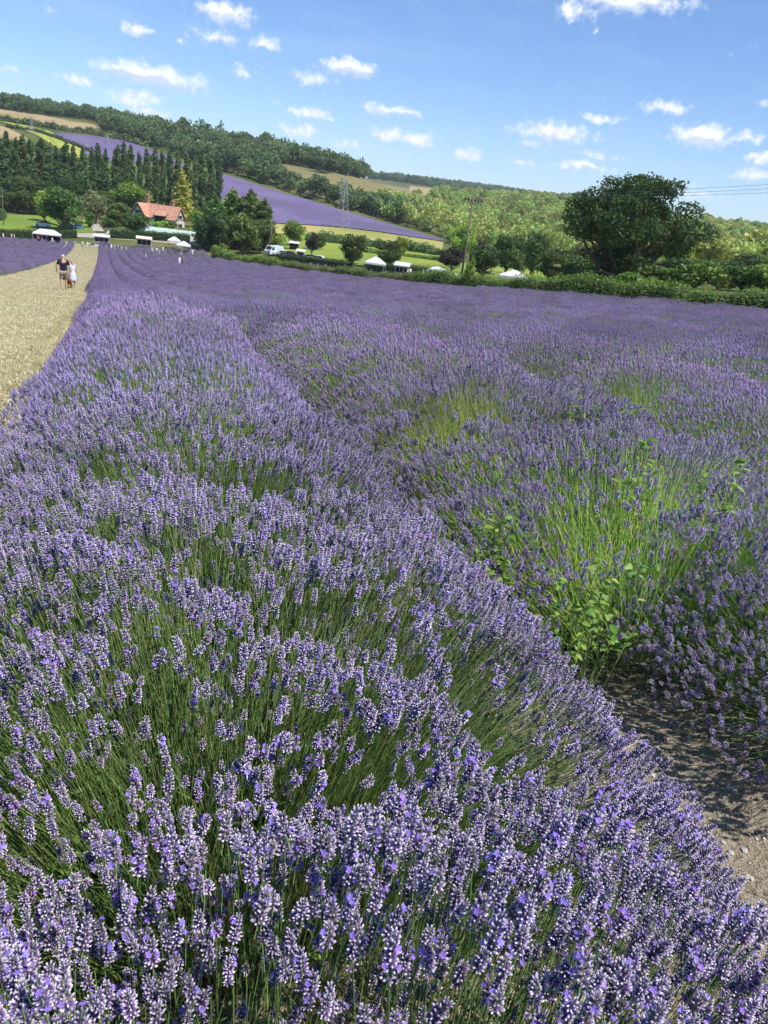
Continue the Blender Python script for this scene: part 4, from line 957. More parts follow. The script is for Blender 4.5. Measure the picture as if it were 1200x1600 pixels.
# ------------------------------------------------------------------ weeds, grass and stones among the rows
M_WEED = leafy('weed_leaf', (1, 1, 1), .35, .15, .45, .02)
def leaf_mesh(seed, L=.055, W=.036, col=(.20, .33, .06)):
    rng = np.random.default_rng(seed); V = []; Fs = []; n = 5
    for i in range(n + 1):
        t = i / n; w = W * .5 * (sin(pi * t ** .8) ** .8) * (1 + .12 * sin(t * 17)); y = L * t; z = -.25 * L * t * t + .01 * t
        V += [(-w, y, z + w * .35), (0, y, z), (w, y, z + w * .35)]
    for i in range(n):
        a = i * 3; Fs += [[a, a + 1, a + 4, a + 3], [a + 1, a + 2, a + 5, a + 4]]
    c = np.array(col) * rng.uniform(.8, 1.2); C = np.array([c * (1.12 if k % 3 == 1 else 1) for k in range(len(V))])
    return mesh_np('leaf', np.array(V), Fs, C, [M_WEED], True)
LEAVES = [leaf_mesh(i, .06 + .008 * (i % 3), .036 + .006 * (i % 2), [(.16,.29,.05),(.24,.34,.08),(.12,.23,.04)][i % 3]) for i in range(6)]
M_WSTEM = plain('weed_stem', (.17,.24,.06), .6, .2, 20)
def weed(px, py, d, nl, spread, label, size=1.0, seed=0, tall=.25):
    """climbing leafy weed: a few runners with leaves set along them"""
    rng = np.random.default_rng(500 + seed); q = ray(px, py); c = Vector((q[0] * d, q[1] * d, HC + q[2] * d)); g = gz(c.x, c.y)
    e = empty('weed_plant', (c.x, c.y, g), rng.uniform(0, 6.28), label, 'weed'); h = max(.15, c.z - g); mb = MB(); nl = int(nl * 3.2); spread *= .7; ns = max(3, nl // 8)
    for s in range(ns):
        a = rng.uniform(0, 6.28); r = spread * rng.uniform(.3, 1); end = Vector((cos(a) * r, sin(a) * r, h + rng.uniform(-.22, .03) * tall / .25)); p0 = Vector((cos(a) * .02, sin(a) * .02, 0))
        pts = [p0.lerp(end, t) + Vector((0, 0, .10 * sin(pi * t))) + Vector(rng.normal(0, .008, 3)) for t in np.linspace(0, 1, 8)]
        mb.tube(pts, [.0022 * size * (1 - .07 * i) for i in range(8)], 4)
        for k in range(nl // ns):
            t = rng.uniform(.6, 1.0); i = min(6, int(t * 7)); p = pts[i].lerp(pts[i + 1], t * 7 - i)
            o = bpy.data.objects.new('leaf', LEAVES[int(rng.integers(6))]); COL.objects.link(o); o.parent = e; o.location = p
            o.rotation_euler = (rng.normal(.1, .35), rng.normal(0, .35), rng.uniform(0, 6.28)); s_ = size * .58 * rng.uniform(.6, 1.15); o.scale = (s_, s_, s_)
    mb.build('runners', M_WSTEM, e); return e
WEEDS = [(785,795,2.35,26,.13,'leafy bindweed sprig in the trough left of the pale green bush',.9),(955,870,2.05,44,.20,'bright leafy weed tangled below the pale green bush',.85),(905,905,1.95,22,.14,'low sprawling weed in the shade left of the pale green bush',.8),
 (960,620,4.1,60,.36,'large leafy weed standing among the lavender of the second row',1.3),(1010,690,3.1,30,.22,'leafy weed just above the pale green bush',1.0),(470,1338,.92,10,.07,'little round leaved weed behind the nearest lavender bush',.55),
 (730,553,6.2,40,.4,'patch of leafy weed in the middle distance left of the big weed',1.3),(1150,700,3.0,16,.2,'weed sprig at the right edge above the pale green bush',1.0),(130,1275,1.15,10,.08,'small weed in the stems of the second bush at the left edge',.5),
 (640,800,2.5,14,.12,'thin weed shoot on the left side of the trough',.8),(860,590,5.0,24,.3,'pale weed among the lavender left of the large leafy weed',1.0)]
for i, (px, py, d, nl, sp, lab, sz) in enumerate(WEEDS): weed(px, py, d, nl, sp, lab, sz, i)
M_GRASS = leafy('dry_grass', (1, 1, 1), .06, .2, .9, .015)
def grass_clump(seed, n, h, spread, cols, w=.004):
    rng = np.random.default_rng(seed); a = rng.uniform(0, 6.28, n); r = spread * np.sqrt(rng.random(n)); B = np.stack([np.cos(a) * r, np.sin(a) * r, np.zeros(n)], -1)
    H = h * rng.uniform(.4, 1.2, n)[:, None]; d = rng.normal(0, .5, (n, 3)); d[:, 2] = 1; d /= np.linalg.norm(d, axis=1, keepdims=True); s = np.cross(d, rand_unit(n, rng)); s /= np.linalg.norm(s, axis=1, keepdims=True)
    M_ = B + d * H * .6; Tp = B + d * H; Tp[:, :2] += d[:, :2] * H * .6; Tp[:, 2] -= .15 * H[:, 0]
    V = np.stack([B - s * w, B + s * w, M_ + s * w * .7, M_ - s * w * .7, Tp], 1).reshape(-1, 3); i = np.arange(n)[:, None] * 5
    Fq = [list(f) for f in (i + np.array([[0, 1, 2, 3]]))] + [list(f) for f in (i + np.array([[3, 2, 4]]))]
    C = np.repeat(np.array(cols)[rng.integers(0, len(cols), n)] * rng.uniform(.86, 1.14, (n, 1)), 5, 0)
    return mesh_np('grass_clump', V, [[int(x) for x in f] for f in Fq], C, [M_GRASS])
STRAW = [(.60,.52,.35),(.53,.46,.29),(.66,.59,.43),(.36,.37,.19),(.49,.45,.27)]; STRAWP = [(.50,.44,.26),(.44,.38,.20),(.55,.50,.34),(.34,.32,.14)]
GR = [grass_clump(600 + i, 80, .030, .14, STRAW, .0022) for i in range(3)]; GE = [grass_clump(610 + i, 40, .11, .10, STRAWP, .0028) for i in range(3)]
def path_grass():
    n = 22000; u = 4 + 205 * RNG.random(n) ** 2.3; v = RNG.uniform(PATH_L + .1, -.55, n); x, y = xy_of(u, v); s = RNG.uniform(.6, 1.4, n) * (1 + u / 40)
    P = np.stack([x, y, ground(x, y) + .05], -1); Q, dep = project(P); k = (Q[:, 0] > -60) & (dep > .5); 
    scatter('path_grass', P[k], RNG.uniform(0, 6.28, k.sum()), s[k], RNG.integers(0, 3, k.sum()), GR, 'short dry mown grass on the path between the lavender', 'grass')
    n = 800; u = 4 + 70 * RNG.random(n) ** 1.3; v = -.72 + RNG.normal(0, .12, n); x, y = xy_of(u, v); P = np.stack([x, y, ground(x, y) + .04], -1); Q, dep = project(P); k = (Q[:, 0] > -60)
    scatter('straw_fringe', P[k], RNG.uniform(0, 6.28, k.sum()), RNG.uniform(.5, 1.2, k.sum()), RNG.integers(0, 3, k.sum()), GE, 'long straw grass fringing the path beside the lavender', 'grass')
path_grass()
def stones():
    ms = []; mat = plain('chalk_flint', (.42, .39, .34), .85, .4, 60, .3)
    for i in range(4):
        bm = bmesh.new(); bmesh.ops.create_icosphere(bm, subdivisions=2, radius=1)
        for v in bm.verts: v.co *= 1 + random.uniform(-.22, .22); v.co.z *= .6
        me = bpy.data.meshes.new('stone'); bm.to_mesh(me); bm.free(); me.materials.append(mat); ms.append(me)
    n = 2600; u = RNG.uniform(-.6, 4.5, n); v = 1.45 + RNG.normal(0, .3, n); x, y = xy_of(u, v); P = np.stack([x, y, ground(x, y) + .028], -1)
    scatter('soil_stones', P, RNG.uniform(0, 6.28, n), .0022 + .0085 * RNG.random(n) ** 3.0, RNG.integers(0, 4, n), ms, 'pale flint and chalk stones scattered on the bare soil between rows', 'stones')
    gl = [grass_clump(630 + i, 14, .05, .10, [(.30,.25,.16),(.22,.17,.10),(.12,.09,.06)], .0012) for i in range(2)]
    for m in gl:
        for v in m.vertices: v.co.z *= .12
    n = 260; u = RNG.uniform(-.6, 4, n); v = 1.45 + RNG.normal(0, .28, n); x, y = xy_of(u, v)
    scatter('soil_litter', np.stack([x, y, ground(x, y) + .03], -1), RNG.uniform(0, 6.28, n), RNG.uniform(.6, 1.5, n), RNG.integers(0, 2, n), gl, 'dry twigs and straw littering the bare soil', 'litter')
stones()
# ------------------------------------------------------------------ farm, stalls, vehicles, poles
M_WHITE = plain('white_fabric', (.56,.56,.55), .7, .06, 2); M_RENDER = plain('white_render', (.70,.68,.62), .85, .12, 1.2)
M_TILE = plain('red_clay_tiles', (.47,.25,.17), .85, .3, 1.6, .3); M_TIMBER = plain('dark_timber', (.045,.03,.022), .8, .3, 5); M_BRICK = plain('brick', (.36,.19,.13), .9, .3, 2)
M_GLASS = plain('dark_glass', (.02,.025,.03), .15, .2, 3, spec=.6); M_STEEL = plain('galvanised_steel', (.42,.43,.44), .5, .15, 4, metal=.4); M_POLE = plain('weathered_pole', (.16,.13,.10), .9, .3, 4)
M_WIRE = plain('wire', (.10,.16,.16), .5, .1, 4); M_GREYMETAL = plain('grey_metal', (.30,.31,.32), .5, .15, 4); M_PALEBLUE = plain('pale_blue_paint', (.55,.63,.72), .5, .08, 2)
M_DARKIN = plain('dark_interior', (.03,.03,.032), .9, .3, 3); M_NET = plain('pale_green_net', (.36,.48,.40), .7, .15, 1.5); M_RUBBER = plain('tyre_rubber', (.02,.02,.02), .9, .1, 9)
M_PINE = plain('pale_wood', (.45,.32,.24), .85, .25, 4)
def build_house():
    p = at(250, 262, 0, 350); p.z -= .8; e = empty('farm_house', p, radians(-14), 'red roofed half timbered farmhouse with two gables and tall chimneys', 'house'); e.scale = (.86, .86, .86)
    def wing(x0, x1, y0, y1, ev, rd, along):
        mb = MB().box(x0, x1, y0, y1, 0, ev)
        if along == 'x': yc = (y0 + y1) / 2; mb.poly([(x0,y0,ev),(x0,y1,ev),(x0,yc,rd),(x1,y0,ev),(x1,y1,ev),(x1,yc,rd)], [[0,1,2],[3,5,4],[0,2,5,3],[1,4,5,2]])
        else: xc = (x0 + x1) / 2; mb.poly([(x0,y0,ev),(x1,y0,ev),(xc,y0,rd),(x0,y1,ev),(x1,y1,ev),(xc,y1,rd)], [[0,1,2],[3,5,4],[0,2,5,3],[1,4,5,2]])
        return mb
    w = wing(-4, 8, -3, 3, 3.9, 7.8, 'x'); w.build('wall', M_RENDER, e); wing(-8.2, -2.8, -5.4, 3.5, 4.0, 7.7, 'y').build('wall', M_RENDER, e)
    def slope(a, b, c, d, t=.22):
        n = (Vector(b) - Vector(a)).cross(Vector(d) - Vector(a)).normalized() * t; q = [Vector(v) for v in (a, b, c, d)]
        if n.z < 0: n = -n
        return MB().poly([*[v + n * .25 for v in q], *[v + n * 1.25 for v in q]], [[0,1,2,3],[7,6,5,4],[0,4,5,1],[1,5,6,2],[2,6,7,3],[3,7,4,0]])
    def roof(*a):
        o = slope(*a).build('roof', M_TILE, e); return o
    r1 = roof((-4,-3.5,3.45),(8.45,-3.5,3.45),(8.45,0,7.95),(-4,0,7.95)); roof((-4,3.5,3.45),(8.45,3.5,3.45),(8.45,0,7.95),(-4,0,7.95))
    r2 = roof((-8.75,-5.85,3.5),(-8.75,3.8,3.5),(-5.5,3.8,7.9),(-5.5,-5.85,7.9)); roof((-2.25,-5.85,3.5),(-2.25,3.8,3.5),(-5.5,3.8,7.9),(-5.5,-5.85,7.9))
    for x, y, h, r in ((-6.2, 1.8, 3.0, r2), (4.6, .6, 2.2, r1)):
        c = MB().box(x-.55, x+.55, y-.5, y+.5, 5.5, 8.2 + h - .9).box(x-.65, x+.65, y-.6, y+.6, 8.2 + h - .9, 8.2 + h - .6); c.build('chimney', M_BRICK, r)
        pt = MB(); 
        for dx in (-.28, .28): pt.tube([(x+dx, y, 8.2+h-.6), (x+dx, y, 8.2+h)], [.16, .12], 8)
        pt.build('chimney_pots', M_TILE, r)
    # gable boards and timbers
    for sx in (-1, 1):
        MB().poly([(-5.5 + sx*3.25,-5.9,3.35),(-5.5 + sx*3.25,-5.6,3.35),(-5.5,-5.6,7.75),(-5.5,-5.9,7.75),(-5.5 + sx*2.95,-5.9,3.35),(-5.5 + sx*2.95,-5.6,3.35),(-5.5,-5.6,7.3),(-5.5,-5.9,7.3)], [[0,1,2,3],[4,7,6,5],[0,3,7,4],[1,5,6,2],[0,4,5,1]]).build('barge_board', M_TIMBER, e)
        MB().poly([(8.5,sx*3.5,3.3),(8.3,sx*3.5,3.3),(8.3,0,7.8),(8.5,0,7.8),(8.5,sx*3.2,3.3),(8.3,sx*3.2,3.3),(8.3,0,7.4),(8.5,0,7.4)], [[0,1,2,3],[4,7,6,5],[0,3,7,4],[1,5,6,2]]).build('barge_board', M_TIMBER, e)
    for x in (-7.6, -6.6, -4.4, -3.4): MB().box(x-.09, x+.09, -5.46, -5.4, 2.6, 4.6 if abs(x+5.5) > 1.6 else 5.8).build('timber', M_TIMBER, e)
    for z in (4.0, 5.6): MB().box(-8.1 + (z-4)*.75, -2.9 - (z-4)*.75, -5.48, -5.41, z-.1, z+.1).build('timber', M_TIMBER, e)
    for y in (-2, -.9, .9, 2): MB().box(8.0, 8.06, y-.09, y+.09, 2.0, 4.6 if abs(y) > 1 else 6).build('timber', M_TIMBER, e)
    MB().box(8.0, 8.07, -2.9, 2.9, 3.85, 4.05).build('timber', M_TIMBER, e)
    def window(x0, x1, y, z0, z1, face='y'):
        if face == 'y':
            f = MB().box(x0-.1, x1+.1, y-.10, y-.02, z0-.1, z1+.1).build('window', M_WHITE, e); n = 3
            for i in range(n): MB().box(x0 + (x1-x0)*i/n + .04, x0 + (x1-x0)*(i+1)/n - .04, y-.13, y-.104, z0, z1).build('pane', M_GLASS, f)
        else:
            f = MB().box(y+.02, y+.10, x0-.1, x1+.1, z0-.1, z1+.1).build('window', M_WHITE, e)
            for i in range(3): MB().box(y+.104, y+.13, x0 + (x1-x0)*i/3 + .04, x0 + (x1-x0)*(i+1)/3 - .04, z0, z1).build('pane', M_GLASS, f)
    window(-6.4, -4.6, -5.4, 4.5, 5.6); window(-6.6, -4.4, -5.4, 1.4, 2.8); window(-.2, 1.2, -3, 1.2, 2.5); window(4.6, 6.2, -3, 1.2, 2.5); window(-1.1, 1.1, 8.0, 4.4, 5.4, 'x'); window(-1.3, 1.3, 8.0, 1.3, 2.6, 'x')
    # dormer with low tiled roof over a dark glazed bay
    dm = MB().box(.4, 4.4, -4.3, -3.05, 1.6, 4.6).build('dormer', M_TIMBER, e); slope((0,-4.7,4.45),(4.8,-4.7,4.45),(4.8,-2,6.0),(0,-2,6.0)).build('dormer_roof', M_TILE, dm)
    for i in range(4): MB().box(.6 + i*.95, 1.35 + i*.95, -4.36, -4.32, 3.0, 4.2).build('pane', M_GLASS, dm)
    MB().box(1.9, 2.7, -3.12, -3.02, 0, 2.1).build('door', M_TIMBER, e)
build_house()
def gazebo(px, d, w, dp, label, h=2.15, rise=.95, dz=0.0, rz=0.0, back=False, py=380):
    p = at(px, d, dz, py); e = empty('gazebo', p, rz, label, 'gazebo', None); a, b = w / 2, dp / 2; rl = max(0, a - b)
    MB().poly([(-a,-b,h),(a,-b,h),(a,b,h),(-a,b,h),(-rl,0,h+rise),(rl,0,h+rise),(-a,-b,h-.28),(a,-b,h-.28),(a,b,h-.28),(-a,b,h-.28)], [[0,1,5,4],[1,2,5],[2,3,4,5],[3,0,4],[0,6,7,1],[1,7,8,2],[2,8,9,3],[3,9,6,0]]).build('canopy', M_WHITE, e)
    for x, y in ((-a,-b),(a,-b),(a,b),(-a,b)) + (((0,-b),(0,b)) if w > 4.5 else ()): MB().tube([(x*.985,y*.985,-.3),(x*.985,y*.985,h)], .045, 6).build('pole', M_GREYMETAL, e)
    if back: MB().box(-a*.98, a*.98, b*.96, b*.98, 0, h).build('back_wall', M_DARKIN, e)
    MB().box(-a*.8, a*.8, -b*.35, -b*.05, .68, .74).box(-a*.75, -a*.7, -b*.3, -b*.1, -.3, .68).box(a*.7, a*.75, -b*.3, -b*.1, -.3, .68).build('trestle_table', M_PINE, e)
    return e
gazebo(74, 211, 6.2, 3.2, 'long white gazebo in front of the broad tree at the left', rz=radians(20), back=True)
gazebo(287, 209, 3.4, 3.2, 'white peaked gazebo, right of the pair by the clipped hedge', rz=radians(14))
gazebo(272, 216, 3.2, 3.0, 'white peaked gazebo, left of the pair by the clipped hedge', rz=radians(14))
gazebo(590, 134, 3.3, 3.0, 'white gazebo beside the lane below the right meadow tree', rz=radians(-4), dz=.1)
gazebo(690, 122, 2.6, 2.2, 'small white canopied stall with a dark front left of the plum tree', 1.7, .35, rz=radians(-4), back=True)
gazebo(812, 100, 3.5, 3.0, 'low white marquee top showing above the hedge left of the oak', 1.9, .7, dz=-.35, rz=radians(-10))
def kiosk(px, d, w, dp, h, label, body, roofm, rz=0.0, arch=False):
    p = at(px, d, 0, 380); e = empty('kiosk', p, rz, label, 'kiosk'); a, b = w/2, dp/2
    MB().box(-a, -a+.1, -b, b, -.3, h).box(a-.1, a, -b, b, -.3, h).box(-a, a, b-.1, b, -.3, h).box(-a+.1, a-.1, -b, -b+.1, -.3, .95).box(-a+.1, a-.1, -b, -b+.1, h-.35, h).build('cabin', body, e)
    MB().box(-a+.1, a-.1, -b+.2, b-.15, .02, h-.1).build('interior', M_DARKIN, e)  # solid near-black block stands in for the shade inside the open front
    MB().poly([(-a-.25,-b-.7,h-.05),(a+.25,-b-.7,h-.05),(a+.25,b+.2,h+.35),(-a-.25,b+.2,h+.35),(-a-.25,-b-.7,h-.15),(a+.25,-b-.7,h-.15),(a+.25,b+.2,h+.02),(-a-.25,b+.2,h+.02)], [[0,1,2,3],[7,6,5,4],[0,4,5,1],[1,5,6,2],[2,6,7,3],[3,7,4,0]]).build('roof', roofm, e)
    MB().box(-a-.05, a+.05, -b-.35, -b+.02, .92, 1.0).build('counter', M_PINE, e)
    for x in (-a*.33, a*.33): MB().box(x-.04, x+.04, -b-.01, -b+.09, .95, h-.35).build('post', body, e)
    return e
kiosk(159, 214, 3.4, 2.2, 2.3, 'pale blue and white serving trailer at the end of the grass path', M_PALEBLUE, M_WHITE, radians(20))
kiosk(225, 213, 3.4, 2.6, 2.6, 'white kiosk with a dark open front beside the clipped hedge', M_WHITE, plain('beige_awning', (.62,.54,.44), .8, .1, 3), radians(20))
kiosk(633, 128, 2.0, 1.8, 2.1, 'small open white stall by the lane between the two canopies', M_WHITE, M_WHITE, radians(-4))
kiosk(471, 196, 1.7, 1.7, 2.0, 'small white cabin beside the dark plum tree', M_WHITE, M_WHITE, radians(5))
kiosk(460, 224, 2.4, 2.0, 1.9, 'white roofed shed with a black opening on the meadow', M_DARKIN, M_WHITE, radians(5))
def polytunnel():
    p = at(278, 238, -.2, 380); e = empty('polytunnel', p, radians(14), 'long pale green netted tunnel behind the gazebos', 'polytunnel'); L = 10.5
    prof = [(cos(t) * 2.0, sin(t) * 1.9) for t in np.linspace(0, pi, 9)]; mb = MB(); n = len(prof)
    mb.poly([(-L, y, z) for y, z in prof] + [(L, y, z) for y, z in prof], [[i, i+1, n+i+1, n+i] for i in range(n-1)] + [list(range(n)), list(range(2*n-1, n-1, -1))]); mb.build('cover', M_NET, e)
    for i in range(9):
        x = -L + i * 2 * L / 8; MB().tube([(x, y * 1.015, z * 1.015) for y, z in prof], .04, 5).build('hoop', M_GREYMETAL, e)
polytunnel()
def car_parts():
    body = MB().prism([(-2.05,.32),(-2.1,.75),(-1.95,.95),(-.95,1.0),(-.35,1.42),(1.15,1.45),(1.75,1.02),(2.05,.9),(2.1,.35),(1.6,.28),(-1.6,.28)], -.86, .86)
    glass = MB().poly([(-.82,-.80,1.02),(-.30,-.74,1.38),(-.30,.74,1.38),(-.82,.80,1.02)], [[0,1,2,3]])
    glass = MB().prism([(-.78,1.03),(-.30,1.36),(.35,1.38),(.35,1.03)], -.885, .885).prism([(.45,1.03),(.45,1.38),(1.12,1.38),(1.5,1.03)], -.885, .885)
    ws = MB().poly([(-.97,-.72,1.02),(-.40,-.66,1.40),(-.40,.66,1.40),(-.97,.72,1.02)], [[0,3,2,1]])
    wheel = MB().tube([(0,-.1,0),(0,.1,0)], .33, 14); rim = MB().tube([(0,-.12,0),(0,.12,0)], .19, 10); lamp = MB().box(-.04,.04,-.16,.16,-.07,.07)
    return body, glass, ws, wheel.mesh('wheel', [M_RUBBER], True), rim.mesh('rim', [M_STEEL], True), lamp.mesh('headlight', [M_WHITE])
_cb, _cg, _cw, _wm, _rm, _lm = car_parts(); _cgm = _cg.mesh('side_window', [M_GLASS]); _cwm = _cw.mesh('windscreen', [M_GLASS])
def car(px, d, rz, color, label, s=1.0, py=380, name='parked_car', tall=1.0):
    p = at(px, d, .05, py); e = empty(name, p, rz, label, 'car', None); e.scale = (s, s, s * tall)
    m = plain('car_paint', color, .3, .04, 2, spec=.6); _cb.build('body', m, e); obj('side_window', _cgm, e); obj('windscreen', _cwm, e, (-.03, 0, .02))
    for x in (-1.3, 1.3):
        for y in (-.78, .78): w = obj('wheel', _wm, e, (x, y, .33)); obj('rim', _rm, w)
    for y in (-.6, .6): obj('headlight', _lm, e, (-2.06, y, .68))
car(68, 252, .3, (.75,.76,.78), 'white van parked left of the broad tree trunk', 1.05, tall=1.25); car(108, 252, .25, (.6,.62,.65), 'silver car parked behind the long white gazebo'); car(120, 250, .3, (.10,.17,.30), 'dark blue car parked right of the broad tree')
car(180, 236, .3, (.55,.62,.63), 'pale silver car behind the clipped hedge under the house'); car(195, 235, .3, (.35,.45,.45), 'grey green car behind the clipped hedge, nearest the kiosk')
car(442, 206, .2, (.72,.73,.75), 'white car beside the white van near the lane'); car(452, 203, .2, (.05,.05,.06), 'black car parked behind the lane hedge')
car(486, 190, -.1, (.06,.08,.12), 'dark car under the plum tree'); car(497, 187, -.1, (.70,.72,.74), 'white car right of the plum tree'); car(712, 124, -.3, (.72,.73,.74), 'white vehicle under the purplish tree by the pole', .6, tall=1.2)
car(318, 226, .4, (.7,.7,.7), 'white car at the right end of the clipped hedge', .8); car(335, 218, .4, (.25,.24,.23), 'dark car in the shade of the big dark clump', .9)
def van():
    p = at(429, 208, .05, 380); e = empty('white_van', p, radians(60), 'tall white and pale blue van parked left of the yellow shrub', 'van')
    MB().prism([(-2.6,.35),(-2.65,1.1),(-2.2,1.35),(-1.7,2.2),(-1.5,2.35),(2.6,2.4),(2.65,.35)], -.98, .98).build('body', M_PALEBLUE, e)
    MB().prism([(-2.12,1.38),(-1.72,2.1),(-1.0,2.1),(-1.0,1.38)], -1.0, 1.0).build('side_window', M_GLASS, e); MB().poly([(-2.23,-.8,1.38),(-1.74,-.75,2.16),(-1.74,.75,2.16),(-2.23,.8,1.38)], [[0,3,2,1]]).build('windscreen', M_GLASS, e, loc=(-.03,0,.02))
    for x in (-1.8, 1.7):
        for y in (-.88, .88): w = obj('wheel', _wm, e, (x, y, .34)); obj('rim', _rm, w)
    for y in (-.7, .7): obj('headlight', _lm, e, (-2.67, y, .8))
van()
def pallets():
    for k, (px, d) in enumerate(((449,196),(456,195),(463,193))):
        e = empty('pallet_stack', at(px, d, .02, 390), .3 * k, 'stack of pale wooden crates %s' % ('left of the white cabin, nearest the cars', 'in the middle of the crate pile by the cars', 'beside the small white cabin')[k], 'crates')
        for i in range(5 - k):
            for y in (-.45, 0, .45): MB().box(-.6, .6, y-.12, y+.12, i*.15+.10, i*.15+.13).build('plank', M_PINE, e)
            for x in (-.5, 0, .5): MB().box(x-.06, x+.06, -.55, .55, i*.15, i*.15+.098).build('bearer', M_PINE, e)
pallets()
def utility_pole(px, d, top_py, label, arm=2.2, lean=0.0, n_ins=6, rz=0.0, r=.15, py=425):
    p = at(px, d, 0, py); e = empty('utility_pole', p, rz, label, 'pole'); e.rotation_euler = (0, lean, rz)
    tx = px + 2; H = ray_top(tx, top_py, d) - p.z; MB().tube([(0,0,-.6),(0,0,H*.5),(0,0,H+.25)], [r, r*.85, r*.62], 9).build('post', M_POLE, e, True)
    c = MB().box(-arm/2, arm/2, -.16, -.05, H-.42, H-.28); c.tube([(-arm*.36,-.1,H-.35),(0,-.08,H-1.0)], .025, 5).tube([(arm*.36,-.1,H-.35),(0,-.08,H-1.0)], .025, 5); c.build('crossarm', M_POLE, e)
    for i in range(n_ins):
        x = -arm/2*.94 + arm*.94*i/(n_ins-1); MB().tube([(x,-.1,H-.28),(x,-.1,H-.16),(x,-.1,H-.10),(x,-.1,H)], [.03,.10,.11,.05], 8).build('insulator', M_DARKIN, e, True)
    return p, H
p1, H1 = utility_pole(722, 97, 309, 'tall wooden utility pole with a crossarm rising behind the hedge', 2.6, rz=radians(35))
utility_pole(417, 186, 343, 'slim wooden pole leaning right beside the big dark clump', 1.5, radians(3.5), 3, r=.12)
utility_pole(10, 252, 295, 'thin wooden pole on the meadow near the left edge', .9, 0, 2, r=.13); utility_pole(129, 262, 318, 'thin pole beside the pale willow', .7, 0, 2, r=.11)
def wires():
    q = ray(1200, 291); P2 = Vector((52, 70, 0)); a = Vector((p1.x, p1.y, p1.z + H1)); t = .58
    zc = HC + q[2] * 87.7; P2.z = a.z + (zc - a.z) / t + .3
    g = gz(P2.x, P2.y); e = empty('utility_pole', (P2.x, P2.y, g), radians(35), 'utility pole beyond the right edge carrying the three wires', 'pole')
    MB().tube([(0,0,-.6),(0,0,P2.z-g+.4)], [.16,.1], 9).build('post', M_POLE, e); MB().box(-1.3,1.3,-.16,-.05,P2.z-g-.15,P2.z-g).build('crossarm', M_POLE, e)
    d = (P2 - a).xy.normalized(); s = Vector((cos(radians(35)), sin(radians(35)), 0))
    for k, (o, lift, nm) in enumerate(((-1.1, .35, 'top'), (0.2, 0.05, 'middle'), (1.15, -.35, 'lowest'))):
        A = a + s * o; B = P2 + s * o + Vector((0, 0, lift)); pts = []
        for i in range(25): f = i / 24; v = A.lerp(B, f); v.z -= 1.1 * 4 * f * (1 - f) * .35; pts.append(v)
        o_ = MB().tube(pts, .015, 5).build('power_line', M_WIRE); tag(o_, '%s of the three power lines crossing in front of the oak' % nm, 'wire')
wires()
def pylon_mesh(H, k=1.0):
    mb = MB()
    def w(z): t = z / H; return H * .11 * (1 - t) ** 1.3 + H * .022
    lv = [0, .14, .27, .39, .5, .6, .69, .77, .85, .93, 1.0]
    for sx, sy in ((1,1),(1,-1),(-1,1),(-1,-1)):
        mb.tube([(sx*w(f*H), sy*w(f*H), f*H) for f in lv], .09 * k, 4)
    for i in range(len(lv)-1):
        z0, z1 = lv[i]*H, lv[i+1]*H; a, b = w(z0), w(z1)
        for (p, q, r, s) in (((-a,-a),(b,-b),(a,-a),(-b,-b)), ((a,-a),(b,b),(a,a),(b,-b)), ((a,a),(-b,b),(-a,a),(b,b)), ((-a,a),(-b,-b),(-a,-a),(-b,b))):
            mb.tube([(*p,z0),(*q,z1)], .045 * k, 4); mb.tube([(*r,z0),(*s,z1)], .045 * k, 4)
    arms = MB()
    for f, L in ((.70,.17),(.82,.20),(.94,.14)):
        z = f*H
        for sx in (-1,1):
            for y in (-.3,.3): arms.tube([(sx*w(z),y,z),(sx*H*L,0,z-.1)], .08, 4); arms.tube([(sx*w(z),y,z+H*.05),(sx*H*L,0,z-.1)], .045 * k, 4)
    return mb.mesh('tower', [M_STEEL]), arms.mesh('crossarms', [M_STEEL])
def pylon(px, d, base_py, top_py, label, rz):
    p = at(px, d, 0, base_py); H = ray_top(px + 7, top_py, d) - p.z; t, a = pylon_mesh(H, 1.0 if d < 400 else .6); e = empty('pylon', p, rz, label, 'pylon'); obj('tower', t, e); obj('crossarms', a, e)
pylon(533, 338, 356, 279, 'steel lattice pylon standing below the hillside lavender', .9); pylon(50, 600, 215, 183, 'faint distant pylon on the crop strip at the left hill', .9); pylon(168, 600, 235, 212, 'faint distant pylon in the upper hillside lavender', .9)
# lane fence with a white gate
def fence():
    L = [(p[0] + .9 * 7.2, p[1] + .45 * 7.2) for p in HV[4:44]]; K = resample(L, 46); e = empty('post_and_rail_fence', (K[0][0], K[0][1], gz(*K[0])), 0, 'low wooden post and rail fence along the far side of the lane', 'fence'); o = Vector(e.location)
    Z = ground(K[:, 0], K[:, 1]); m = MB().box(-.06,.06,-.06,.06,-.2,1.15).mesh('post', [M_POLE])
    for k in range(46): obj('post', m, e, Vector((K[k][0], K[k][1], Z[k])) - o)
    for k in range(45):
        for h in (.55, 1.0): MB().tube([Vector((K[k][0], K[k][1], Z[k] + h)) - o, Vector((K[k+1][0], K[k+1][1], Z[k+1] + h)) - o], .04, 4).build('rail', M_POLE, e)
    g = K[20]; a = at(486, 158, .1, 408); b = at(509, 150, .1, 411); ge = empty('white_gate', a, 0, 'low white field gate beside the lane below the dark hedge', 'gate'); dd = b - a
    for h in (.35, .7, 1.05): MB().tube([(0,0,h), (dd.x,dd.y,dd.z+h)], .06, 4).build('bar', M_WHITE, ge)
    for v in (Vector((0,0,0)), dd * .5, dd): MB().tube([v + Vector((0,0,-.2)), v + Vector((0,0,1.3))], .08, 5).build('post', M_WHITE, ge)
fence()
